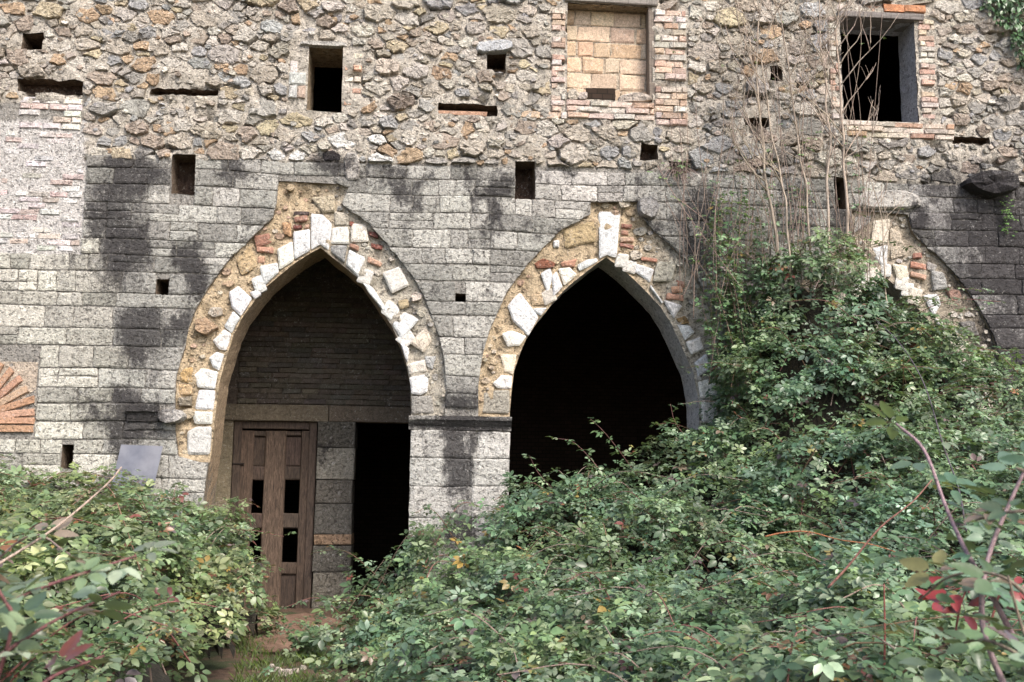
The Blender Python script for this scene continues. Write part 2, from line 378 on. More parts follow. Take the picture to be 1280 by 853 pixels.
def sheet(outer, holes, step, relief):
    """triangulated sheet in the x-z plane with holes; relief(x,z) gives y"""
    loops = [densify(outer, step)] + [densify(h, step) for h in holes]
    x0, z0 = np.min(outer, 0); x1, z1 = np.max(outer, 0)
    gx, gz = np.meshgrid(np.arange(x0, x1, step), np.arange(z0, z1, step))
    P = np.stack([gx.ravel(), gz.ravel()], 1) + nrs.uniform(-.35, .35, (gx.size, 2)) * step
    ok = in_poly(P, outer)
    for h in holes: ok &= ~in_poly(P, h)
    for l in [outer] + holes: ok &= seg_dist(P, l) > step * 0.45
    P = P[ok]
    V = [Vector(p) for p in P]; E = []
    for l in loops:
        s = len(V); V += [Vector(p) for p in l]; E += [(s + i, s + (i + 1) % len(l)) for i in range(len(l))]
    v, e, f, *_ = delaunay_2d_cdt(V, E, [], 0, 1e-6)
    v = np.array([tuple(q) for q in v]); f = np.array([t for t in f if len(t) == 3])
    c = v[f].mean(1); keep = in_poly(c, outer)
    for h in holes: keep &= ~in_poly(c, h)
    f = f[keep]
    a = v[f]; area = (a[:, 1, 0] - a[:, 0, 0]) * (a[:, 2, 1] - a[:, 0, 1]) - (a[:, 2, 0] - a[:, 0, 0]) * (a[:, 1, 1] - a[:, 0, 1])
    f[area < 0] = f[area < 0][:, ::-1]
    y = np.array([relief(p[0], p[1]) for p in v])
    return np.stack([v[:, 0], y, v[:, 1]], 1), f
def reveal(poly, y0, y1, step=0.06, jit=0.0, inward=True):
    """side faces of an opening, seen from inside it"""
    p = densify(poly, step); n = len(p)
    ys = np.linspace(y0, y1, max(2, int((y1 - y0) / 0.1) + 1)); V, F = [], []
    for y in ys:
        for q in p: V.append((q[0] + rnd.uniform(-jit, jit), y, q[1] + rnd.uniform(-jit, jit)))
    for k in range(len(ys) - 1):
        for i in range(n):
            j = (i + 1) % n; F.append((k * n + i, k * n + j, (k + 1) * n + j, (k + 1) * n + i))
    return V, F
def fbm(x, y, z, o=4): return noise.fractal(Vector((x, y, z)), 1.0, 2.0, o)

def chaikin(poly, k=1, w=0.25):
    for _ in range(k):
        out = []; n = len(poly)
        for i in range(n):
            a, b = poly[i], poly[(i + 1) % n]
            out += [(a[0] * (1 - w) + b[0] * w, a[1] * (1 - w) + b[1] * w), (a[0] * w + b[0] * (1 - w), a[1] * w + b[1] * (1 - w))]
        poly = out
    return poly
def poly_area(p): return 0.5 * sum(p[i - 1][0] * p[i][1] - p[i][0] * p[i - 1][1] for i in range(len(p)))
def ccw(p): return p if poly_area(p) > 0 else p[::-1]

def stone_vf(poly, y0, h, rough=0.35, flat=False, rg=rnd):
    """one stone from its outline in the wall plane: back edge, arris, shoulder, face"""
    p = ccw(poly); n = len(p); cx = sum(q[0] for q in p) / n; cz = sum(q[1] for q in p) / n
    rmin = min(math.hypot(q[0] - cx, q[1] - cz) for q in p)
    tx, tz = (rg.uniform(-.25, .25) * h, rg.uniform(-.25, .25) * h) if flat else (rg.uniform(-.45, .45) * h, rg.uniform(-.6, .35) * h)
    sx = max(abs(q[0] - cx) for q in p) + 1e-3; sz = max(abs(q[1] - cz) for q in p) + 1e-3
    def tilt(x, z): return tx * (x - cx) / sx + tz * (z - cz) / sz
    V, F = [], []
    rings = [(1.0, 0.0, 0.0), (0.985, .62, .2), (.91, .95, .16), (.5, 1.0, .22)] if not flat else [(1.0, 0.0, 0.0), (1.0, .62, .06), (max(.6, 1 - .018 / rmin), 1.0, .06)]
    for k, (s, d, r) in enumerate(rings):
        for q in p:
            e = rg.uniform(-1, 1) * r * rough
            x = cx + (q[0] - cx) * s; z = cz + (q[1] - cz) * s
            if k > 1 and not flat: x += rg.uniform(-.05, .05) * sx; z += rg.uniform(-.05, .05) * sz
            y = 0.035 if k == 0 else -h * (d + e) - tilt(x, z) * d
            V.append((x, y0 + y, z))
    V.append((cx, y0 - h * (1.0 + rg.uniform(-.15, .15) * rough), cz))
    m = len(rings)
    for k in range(m - 1):
        for i in range(n):
            j = (i + 1) % n; F.append((k * n + i, k * n + j, (k + 1) * n + j, (k + 1) * n + i))
    for i in range(n): F.append(((m - 1) * n + i, (m - 1) * n + (i + 1) % n, m * n))
    return V, F
def jit_col(c, v=0.12, h=0.03, rg=rnd):
    k = 1 + rg.uniform(-v, v); return tuple(max(0.01, q * k * (1 + rg.uniform(-h, h))) for q in c)
def add_stone(name, V, F, mat, parent, tint):
    V = np.array(V); c = V.mean(0); me = mesh(name, V - c, F, tint, stain_at(V) * rnd.uniform(.6, 1.2))
    return link(name, me, mat, parent, c)
def add_many(name, stones, mat, parent, limit=298, stuff_name=None):
    """stones: (V, F, tint, area). The largest become parts, what is past the limit one joined part"""
    stones.sort(key=lambda s: -s[3])
    for V, F, t, a in stones[:limit]: add_stone(name, V, F, mat, parent, t)
    rest = stones[limit:]
    if rest:
        VV, FF, T, S = join_meshes([(V, F, t, stain_at(V)) for V, F, t, a in rest])
        o = link(stuff_name or ('small_' + name), mesh(stuff_name or name, VV, FF, T, S), mat, parent); tag(o, kind='stuff')

# shared brick meshes
BRICKS = []
for k in range(6):
    rg = random.Random(40 + k); V, F = box_vf(-.5, .5, -.5, .5, -.5, .5, 0.09, 0.06, rg); BRICKS.append((V, F))
BM = {}
def brick(x0, x1, z0, z1, y_front, depth, tint, mat, parent, rot=0.0, name='brick'):
    k = rnd.randrange(6); key = (k, mat)
    if key not in BM: BM[key] = mesh(name, BRICKS[k][0], BRICKS[k][1])
    o = link(name, BM[key], M[mat], parent, ((x0 + x1) / 2, y_front + depth / 2, (z0 + z1) / 2), tint)
    o.scale = (x1 - x0, depth, z1 - z0); o.rotation_euler = (0, rot, 0)
    return o
def brick_field(rect, hgt, wid, parent, cols, mat='brick', y=-0.014, gap=0.010, skip=0.0, depth=0.10, inside=None, offs=0.5, jy=0.016):
    x0, x1, z0, z1 = rect; z = z0; r = 0
    nr = max(1, round((z1 - z0) / hgt)); hh = (z1 - z0) / nr
    for r in range(nr):
        z = z0 + r * hh; x = x0 - (wid * offs if r % 2 else 0)
        while x < x1 - .01:
            w = wid * rnd.uniform(.8, 1.15); a, b = max(x, x0), min(x + w, x1); x += w
            if b - a < .05 or rnd.random() < skip: continue
            if inside and not inside((a + b) / 2, z + hh / 2): continue
            brick(a + gap / 2, b - gap / 2, z + gap / 2, z + hh - gap / 2, y + rnd.uniform(-jy, jy), depth, jit_col(rnd.choice(cols), .2, .05), mat, parent, rnd.uniform(-.012, .012))

# ------------------------------------------------------------------ the front wall
wall = tag(empty('arcaded_wall', (0, 0, 0)), 'tall ruined stone wall with pointed arches, rubble masonry above squared grey blocks', 'wall', kind='thing')

Zsplit = lambda x: float(np.interp(x, [U(0, 128)[0], U(103, 125)[0], U(106, 200)[0], U(420, 203)[0], U(640, 208)[0], U(860, 214)[0], U(1060, 226)[0], U(1280, 232)[0]],
                                   [U(0, 128)[1], U(103, 125)[1], U(106, 200)[1], U(420, 203)[1], U(640, 208)[1], U(860, 214)[1], U(1060, 226)[1], U(1280, 232)[1]]))
def hole_poly(k):
    x0, x1, z0, z1 = RECT[k]; j = HOLES[k][5]; p = [(x0, z0), (x1, z0), (x1, z1), (x0, z1)]
    if j:
        d = densify(p, max(.04, min(x1 - x0, z1 - z0) / 2)); rg = random.Random(hash(k) % 7 + len(k) + int(x0 * 100))
        p = [(a + rg.uniform(-j, j), b + rg.uniform(-j, j)) for a, b in d]
    return p
HP = {k: hole_poly(k) for k in HOLES}
outer = [(XL, -.7), (XR, -.7), (XR, ZT), (XL, ZT)]
def core_relief(x, z):
    zs = Zsplit(x)
    if z > zs:
        d = max(0.0, min(1.0, (fbm(x * 3.1 + 40, 7, z * 5.5, 3) - .38) / .18))
        return 0.034 * fbm(x * 3.4, 0, z * 4.5, 4) + 0.017 * fbm(x * 14, 3, z * 14, 3) - .009 + .085 * d
    return 0.007 * fbm(x * 4, 0, z * 5, 4) + 0.008 * fbm(x * 15, 3, z * 15, 3) + .003
V, F = sheet(outer, OPEN + list(HP.values()), 0.042, core_relief)
ctint = np.empty((len(V), 3)); up = np.array([v[2] > Zsplit(v[0]) for v in V])
ctint[up] = (0.52, 0.475, 0.41); ctint[~up] = (0.30, 0.285, 0.26)
px, py, _ = proj(V); ctint[(px < 107) & (py > 150) & (py < 318)] = (0.58, 0.555, 0.53)
link('mortar_core', mesh('mortar_core', V, F, ctint, stain_at(V) * .8, True), M['mortar'], wall)
parts = []
for P in OPEN:
    v, f = reveal(P, 0.012, THICK, .08, .003); parts.append((v, f, (.30, .25, .19), 0))
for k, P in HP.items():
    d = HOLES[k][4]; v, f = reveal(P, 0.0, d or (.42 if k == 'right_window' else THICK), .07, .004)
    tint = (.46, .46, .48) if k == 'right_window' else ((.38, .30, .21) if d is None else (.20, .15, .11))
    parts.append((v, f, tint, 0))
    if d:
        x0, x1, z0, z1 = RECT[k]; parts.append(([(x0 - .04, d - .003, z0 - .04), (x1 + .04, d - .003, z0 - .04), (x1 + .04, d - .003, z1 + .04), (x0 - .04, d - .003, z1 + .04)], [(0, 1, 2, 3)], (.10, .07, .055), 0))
VV, FF, T, S = join_meshes(parts)
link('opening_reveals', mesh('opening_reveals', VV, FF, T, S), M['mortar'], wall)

# --- rubble of the upper wall: power diagram of surveyed and random seeds
SURVEY = """70 40 140 90 o;240 55 170 110 y;420 75 160 80 o;610 75 110 110 l;785 85 200 95 o;990 95 190 110 t;1140 90 90 100 g;150 130 200 80 b;300 155 85 55 b;410 155 110 70 t;550 155 160 65 s;720 165 110 80 s;820 165 80 60 w
1190 180 150 70 w;50 190 100 80 t;280 220 160 80 w;420 220 120 80 t;580 235 170 85 t;690 230 55 70 o;770 235 95 70 t;875 235 60 75 w;100 275 200 80 b;270 290 100 60 o;400 310 150 70 w;550 300 110 50 s;700 315 140 75 o;840 310 120 70 w
160 355 190 60 t;310 365 110 85 g;500 385 190 65 b;650 380 90 80 g;770 390 140 85 o;900 400 100 95 w;1010 400 110 95 t;500 530 170 80 g;660 625 160 80 b;800 620 105 80 o;860 550 90 70 g;1120 570 220 80 w;1200 650 120 80 b;500 690 90 45 s;595 690 75 45 s;740 690 150 50 b;880 690 150 90 t;1080 740 220 80 b;1230 745 90 60 w;820 760 130 60 b"""
SURVEY2 = """215 100 140 70 o;340 110 120 80 b;460 95 100 55 s;660 130 100 70 t;880 140 140 80 y;1060 140 100 130 l;1180 150 100 100 y;580 215 90 60 b;1140 230 180 60 w;780 350 210 80 l;940 280 80 50 o;860 450 120 90 t;1000 460 150 60 s;1110 370 100 70 b;1230 380 100 80 w;1190 470 120 60 b;160 330 140 80 w;150 430 170 110 s;200 680 90 60 g;330 590 100 80 w;150 660 130 110 t;270 660 140 90 s
430 680 150 110 W;585 680 90 70 W;540 590 130 80 g;640 600 80 80 s;750 610 110 70 g;850 610 90 60 b;1010 620 110 80 o;740 680 130 70 w;1170 610 130 70 l;900 690 160 110 b;1050 720 160 110 t;95 750 95 55 W;210 760 115 55 W;370 765 110 60 d;590 775 165 50 W;870 790 150 55 g;1010 800 130 60 g;1140 800 120 70 g;1220 790 55 80 o;50 440 60 60 w;450 510 80 70 w;550 525 110 40 o"""
SURVEY3 = """60 620 120 80 b;170 630 100 110 w;320 650 180 110 t;450 650 100 90 t;620 660 130 110 g;810 660 170 120 t;90 740 140 80 t;470 740 130 80 s;580 740 110 80 s;200 810 170 60 t;460 810 160 60 t;960 520 110 110 g;1080 510 80 80 s;930 430 110 80 t;1030 430 90 80 s;900 330 100 70 w;990 330 80 80 t;60 370 90 100 w;150 320 100 60 t;940 130 80 40 b;1130 150 90 40 b;1000 700 150 110 s;1150 740 120 100 s;90 160 80 120 t;170 90 90 110 w;160 250 110 90 g"""
SURVEY4 = """1000 150 90 75 b;900 270 120 80 s;1060 290 120 70 s;1140 270 60 80 s;910 355 110 50 w;1040 355 110 50 g;990 430 120 60 o;1110 420 100 60 b;880 500 100 60 w;960 585 130 90 b;1130 590 130 90 g;1240 590 80 110 g;800 740 140 90 s;1050 760 110 90 l;1190 740 140 70 b;930 760 110 80 w;620 800 90 80 g;600 760 70 60 t;1070 220 60 50 o;1190 380 100 40 b;1240 430 70 50 b"""
COLS = {'o': (.47, .345, .235), 'y': (.48, .41, .29), 'l': (.46, .42, .38), 't': (.46, .41, .345), 'g': (.37, .35, .32), 'b': (.385, .32, .265), 's': (.37, .365, .36), 'w': (.56, .52, .46), 'W': (.66, .65, .62), 'd': (.06, .05, .05)}
seeds = []
for s, ox in ((SURVEY, 0), (SURVEY2, 320), (SURVEY3, 640), (SURVEY4, 950)):
    for e in s.replace('\n', ';').split(';'):
        a = e.split(); x, z = U(ox + float(a[0]) / 3.879, float(a[1]) / 3.879)
        w, h = float(a[2]) / 3.879 / 113, float(a[3]) / 3.879 / 113
        seeds.append((x, z, math.sqrt(w * h) * .5, COLS[a[4]]))
EXCL = [RECT[k] for k in HOLES if RECT[k][3] > U(640, 235)[1]]
BRZ = {'jamb_l': rect_px(689, 12, 707, 148), 'jamb_r': rect_px(818, 14, 858, 158), 'sill': rect_px(708, 128, 818, 150), 'w_jamb': rect_px(1149, 25, 1170, 150), 'w_sill': rect_px(1058, 154, 1192, 174), 'w_lint': rect_px(1045, 8, 1150, 24), 'w_jl': rect_px(1036, 30, 1049, 150),
       'left': rect_px(24, 122, 103, 162), 'plaster': rect_px(-200, 163, 106, 316), 's_lint': rect_px(370, 50, 440, 57), 'b_lint': rect_px(703, -12, 822, 6), 's_jr': rect_px(430, 60, 452, 140), 's_jl': rect_px(362, 60, 383, 140)}
EXCL += [BRZ[k] for k in BRZ]
def excluded(x, z, m=0.0):
    return z < Zsplit(x) + m or any(a - m < x < b + m and c - m < z < d + m for a, b, c, d in EXCL)
seeds = [s for s in seeds if not excluded(s[0], s[1])]
rg = random.Random(3); tries = 0
SX0, SX1 = U(0, 400)[0] - 1.0, U(1280, 400)[0] + 1.0; STOP = U(640, 0)[1] + .55
ANI = 1.55                                             # stones lie flat: work in a stretched z
pool = ['o', 't', 't', 't', 'b', 'g', 'g', 'w', 's', 'l', 'y', 't', 'w', 'w']
for r0, ntry in ((.17, 1200), (.12, 2500), (.08, 4500), (.05, 6000), (.032, 4000)):
    for _ in range(ntry):
        x = rg.uniform(SX0, SX1); z = rg.uniform(U(640, 260)[1], STOP)
        if excluded(x, z, .02): continue
        rr = r0 * rg.uniform(.85, 1.2); ok = True
        for s in seeds:
            dx = abs(s[0] - x)
            if dx < .6 and dx * dx + ((s[1] - z) * ANI) ** 2 < (s[2] * 1.05 + rr) ** 2: ok = False; break
        if ok:
            px_, py_, _ = proj([(x, 0, z)])
            p2 = pool if not (px_[0] > 880 and py_[0] > 130) else ['g', 's', 't', 'g', 'b', 'w']
            seeds.append((x, z, rr, jit_col(COLS[rg.choice(p2)], .2, .02, rg)))
SA = np.array([(s[0], s[1] * ANI, s[2]) for s in seeds])
ghosts = []
for s in seeds:
    x, z = s[0], s[1]
    d = z - Zsplit(x)
    if d < .3: ghosts.append((x, (z - 2 * d) * ANI, s[2]))
    for a, b, c, e in EXCL:
        qx, qz = min(max(x, a), b), min(max(z, c), e)
        if math.hypot(qx - x, qz - z) < .3: ghosts.append((2 * qx - x, (2 * qz - z) * ANI, s[2]))
GA = np.concatenate([SA, np.array(ghosts)])
def clip(poly, nx, nz, c):
    out = []; n = len(poly)
    for i in range(n):
        a, b = poly[i], poly[(i + 1) % n]; da = a[0] * nx + a[1] * nz - c; db = b[0] * nx + b[1] * nz - c
        if da <= 0: out.append(a)
        if (da < 0) != (db < 0) and da != db:
            t = da / (da - db); out.append((a[0] + (b[0] - a[0]) * t, a[1] + (b[1] - a[1]) * t))
    return out
rub = []
for i, s in enumerate(seeds):
    x, z, r = SA[i]
    d2 = (GA[:, 0] - x) ** 2 + (GA[:, 1] - z) ** 2
    idx = np.argsort(d2)[1:40]
    R_ = max(r * 2.1, .09); poly = [(x + R_ * math.cos(k * math.pi / 5 + .3), z + R_ * math.sin(k * math.pi / 5 + .3)) for k in range(10)]
    gap = rnd.choice((.003, .005, .009, .015))
    for j in idx:
        if d2[j] > .9 or d2[j] < 1e-8: continue
        dx, dz = GA[j, 0] - x, GA[j, 1] - z; L = math.sqrt(d2[j])
        tt = (d2[j] + r * r - GA[j, 2] ** 2) / (2 * L); tt = min(max(tt, .12 * L), .88 * L)
        nx, nz = dx / L, dz / L
        poly = clip(poly, nx, nz, nx * x + nz * z + tt - gap)
        if len(poly) < 3: break
    if len(poly) < 3: continue
    # drop near-duplicate corners
    q = [poly[0]]
    for p in poly[1:]:
        if math.hypot(p[0] - q[-1][0], p[1] - q[-1][1]) > .012: q.append(p)
    if len(q) < 3: continue
    poly = [(a, b / ANI) for a, b in q]; ar = abs(poly_area(poly))
    if ar < .0012: continue
    sz = math.sqrt(ar); q = []
    for i2 in range(len(poly)):
        a, b = poly[i2], poly[(i2 + 1) % len(poly)]; q.append(a); L = math.hypot(b[0] - a[0], b[1] - a[1])
        if L > .09: k2 = rnd.uniform(.3, .7); q.append((a[0] + (b[0] - a[0]) * k2 + rnd.uniform(-.14, .05) * L * (b[1] - a[1]) / L, a[1] + (b[1] - a[1]) * k2 - rnd.uniform(-.14, .05) * L * (b[0] - a[0]) / L))
    poly = chaikin(q, 1, rnd.uniform(.07, .2))
    cx0 = sum(p[0] for p in poly) / len(poly); cz0 = sum(p[1] for p in poly) / len(poly); sc_ = rnd.choice((.84, .92, .97, 1.0)); an0 = rnd.gauss(0, .09)
    poly = [(cx0 + sc_ * ((a - cx0) * math.cos(an0) - (b - cz0) * math.sin(an0)) + rnd.uniform(-.05, .05) * sz, cz0 + sc_ * ((a - cx0) * math.sin(an0) + (b - cz0) * math.cos(an0)) + rnd.uniform(-.045, .045) * sz) for a, b in poly]
    h = rnd.choice((.08, .14, .2, .28, .4)) * min(sz, .24) * rnd.uniform(.8, 1.3)
    V, F = stone_vf(poly, rnd.uniform(-.008, .006), h * .52 + .012, 1.0)
    rub.append((V, F, s[3], ar))
print('rubble', len(rub))
for _ in range(1600):
    x = rnd.uniform(SX0, SX1); z = rnd.uniform(U(640, 240)[1], STOP)
    if excluded(x, z, .03): continue
    r_ = rnd.uniform(.012, .042); k0 = rnd.uniform(0, 6); pl = [(x + r_ * 1.4 * math.cos(k0 + a * 1.047) * rnd.uniform(.6, 1.1), z + r_ * math.sin(k0 + a * 1.047) * rnd.uniform(.6, 1.1)) for a in range(6)]
    V, F = stone_vf(pl, core_relief(x, z), r_ * .7, .8); rub.append((V, F, jit_col(COLS[rnd.choice('otbgwsw')], .25, .02), r_ * r_))
add_many('rubble_stone', rub, M['rubble'], wall, 298, 'small_rubble_stones')

# --- squared blocks of the lower wall, in courses
ztop = max(Zsplit(x) for x in np.linspace(U(110, 200)[0], XR, 20)) ; ztop = U(430, 203)[1]
rows = [ztop]; rg = random.Random(21)
while rows[-1] > -.25: rows.append(rows[-1] - rg.choice((.14, .16, .18, .19, .2, .21, .24)))
EXB = [RECT[k] for k in ('h3', 'h4', 'h5', 'h6', 'h8', 'h9')] + [BRZ['plaster'], rect_px(-150, 440, 47, 545), rect_px(512, 519, 638, 539), rect_px(158, 506, 228, 529), (U(506, 600)[0], U(645, 600)[0], -.3, U(575, 538)[1] - .01)]
def cross(poly, z):
    xs = []; n = len(poly)
    for i in range(n):
        (a, b), (c, d) = poly[i - 1], poly[i]
        if (b > z) != (d > z): xs.append(a + (c - a) * (z - b) / (d - b))
    return (min(xs), max(xs)) if xs else None
ash = []
def block(lo, hi, zs, tint, hgt, rg):
    """lo/hi: x of the two ends at each level of zs (bottom to top)"""
    p = [(lo[i], zs[i]) for i in range(len(zs))][::-1] + [(hi[i], zs[i]) for i in range(len(zs))]
    p = p[::-1]
    # add points along bed joints
    q = []; n = len(p)
    for i in range(n):
        a, b = p[i], p[(i + 1) % n]; q.append(a)
        if math.hypot(b[0] - a[0], b[1] - a[1]) > .16: q.append(((a[0] + b[0]) / 2 + rg.uniform(-.01, .01), (a[1] + b[1]) / 2 + rg.uniform(-.004, .004)))
    q = chaikin(ccw(q), 1, .09)
    q = [(a, b + .030 * noise.noise(Vector((a * .8, 3, b * 1.1)))) for a, b in q]
    q = [(a + rg.uniform(-.006, .006), b + rg.uniform(-.005, .005)) for a, b in q]
    ar = abs(poly_area(q))
    if ar < .002: return
    V, F = stone_vf(q, 0.0, hgt, .6, True, rg); ash.append((V, F, tint, ar))
for ri in range(len(rows) - 1):
    zt, zb = rows[ri], rows[ri + 1]; zm = (zt + zb) / 2; lv = [zb, zb + (zt - zb) / 3, zb + 2 * (zt - zb) / 3, zt]
    cuts = []                                           # (left boundary function samples, right ...)
    for P in OPEN:
        m = cross(P, zm)
        if not m: continue
        c = [cross(P, z) or m for z in lv]; cuts.append(([a for a, b in c], [b for a, b in c]))
    for a, b, c, d in EXB:
        ov = min(zt, d) - max(zb, c)
        if ov > .4 * (zt - zb) or (ov > .5 * (d - c) and ov > .03): cuts.append(([a] * 4, [b] * 4))
    cuts.sort(key=lambda c: c[0][0])
    start = [SX0] * 4; spans = []
    for l, r_ in cuts:
        spans.append((start, l)); start = [max(p, q) for p, q in zip(start, r_)]
    spans.append((start, [SX1] * 4))
    g = .006
    for l, r_ in spans:
        g = .003 if min(l) > U(500, 560)[0] and max(r_) < U(650, 560)[0] and zm < U(575, 530)[1] else .005
        if min(b - a for a, b in zip(l, r_)) < .05: 
            if max(b - a for a, b in zip(l, r_)) < .07: continue
        x = sum(l) / 4; xe = sum(r_) / 4; cur = list(l)
        while True:
            pier = 0 < (px0 := proj([(x + .2, 0, zm)])[0][0]) - 505 < 140 and zm < U(575, 530)[1]; w = rg.choice((.55, .65)) if pier else rg.choice((.2, .26, .3, .36, .42, .5)); nx = x + w
            if xe - nx < .2: nx = None
            hi = list(r_) if nx is None else [max(nx + rg.uniform(-.01, .01), cur[i] + .02) for i in range(4)]
            mx = (sum(cur) + sum(hi)) / 8; px_, py_, _ = proj([(mx, 0, zm)]); px_, py_ = px_[0], py_[0]
            base = (.375, .366, .335)
            if px_ < 140 and py_ > 300: base = (.47, .455, .40)
            elif px_ > 640 and px_ < 800 and py_ < 270: base = (.44, .42, .39)
            elif 505 < px_ < 645 and py_ > 530: base = (.52, .505, .475)
            elif px_ > 1160: base = (.30, .29, .28)
            hgt = .008 + rg.uniform(0, .010) + (.012 if rg.random() < .1 else 0)
            if zm < Zsplit(mx) and zt - zb > .17 and not pier and rg.random() < .14:
                k_ = rg.uniform(.4, .6); z1_ = zb + (zt - zb) * k_; ml = [cur[0] + (cur[3] - cur[0]) * k_, hi[0] + (hi[3] - hi[0]) * k_]
                for c0_, h0_, c1_, h1_, za_, zb_ in ((cur[0], hi[0], ml[0], ml[1], zb, z1_), (ml[0], ml[1], cur[3], hi[3], z1_, zt)):
                    block([c0_ + g, (c0_ + c1_) / 2 + g, c1_ + g], [h0_ - g, (h0_ + h1_) / 2 - g, h1_ - g], [za_ + g, (za_ + zb_) / 2, zb_ - g], jit_col(base, .32, .008, rg), hgt, rg)
            elif zm < Zsplit(mx): block([a + g for a in cur], [b - g for b in hi], [lv[0] + g + rg.uniform(0, .006), lv[1], lv[2], lv[3] - g - rg.uniform(0, .006)], jit_col(base, .32, .008, rg), hgt, rg)
            if nx is None: break
            x = nx; cur = [h_ for h_ in hi]
zt = U(575, 538)[1] - .004
while zt > -.2:
    zb = zt - rg.choice((.26, .3, .34)); pl_ = lambda z: cross(OPEN[0], max(z, -.45))[1] + .002; pr_ = lambda z: cross(OPEN[1], max(z, -.45))[0] - .002
    lv = [zb + .003, (zb + zt) / 2, zt - .003]; m_ = pl_(zb) + (pr_(zb) - pl_(zb)) * rg.uniform(.3, .7)
    for lo_, hi_ in (([pl_(z) for z in lv], [m_ - .003] * 3), ([m_ + .003] * 3, [pr_(z) for z in lv])): block(lo_, hi_, lv, jit_col((.50, .485, .455), .12, .008, rg), .016 + rg.uniform(0, .006), rg)
    zt = zb
print('ashlar', len(ash))
add_many('squared_block', ash, M['ashlar'], wall, 298, 'further_squared_blocks')

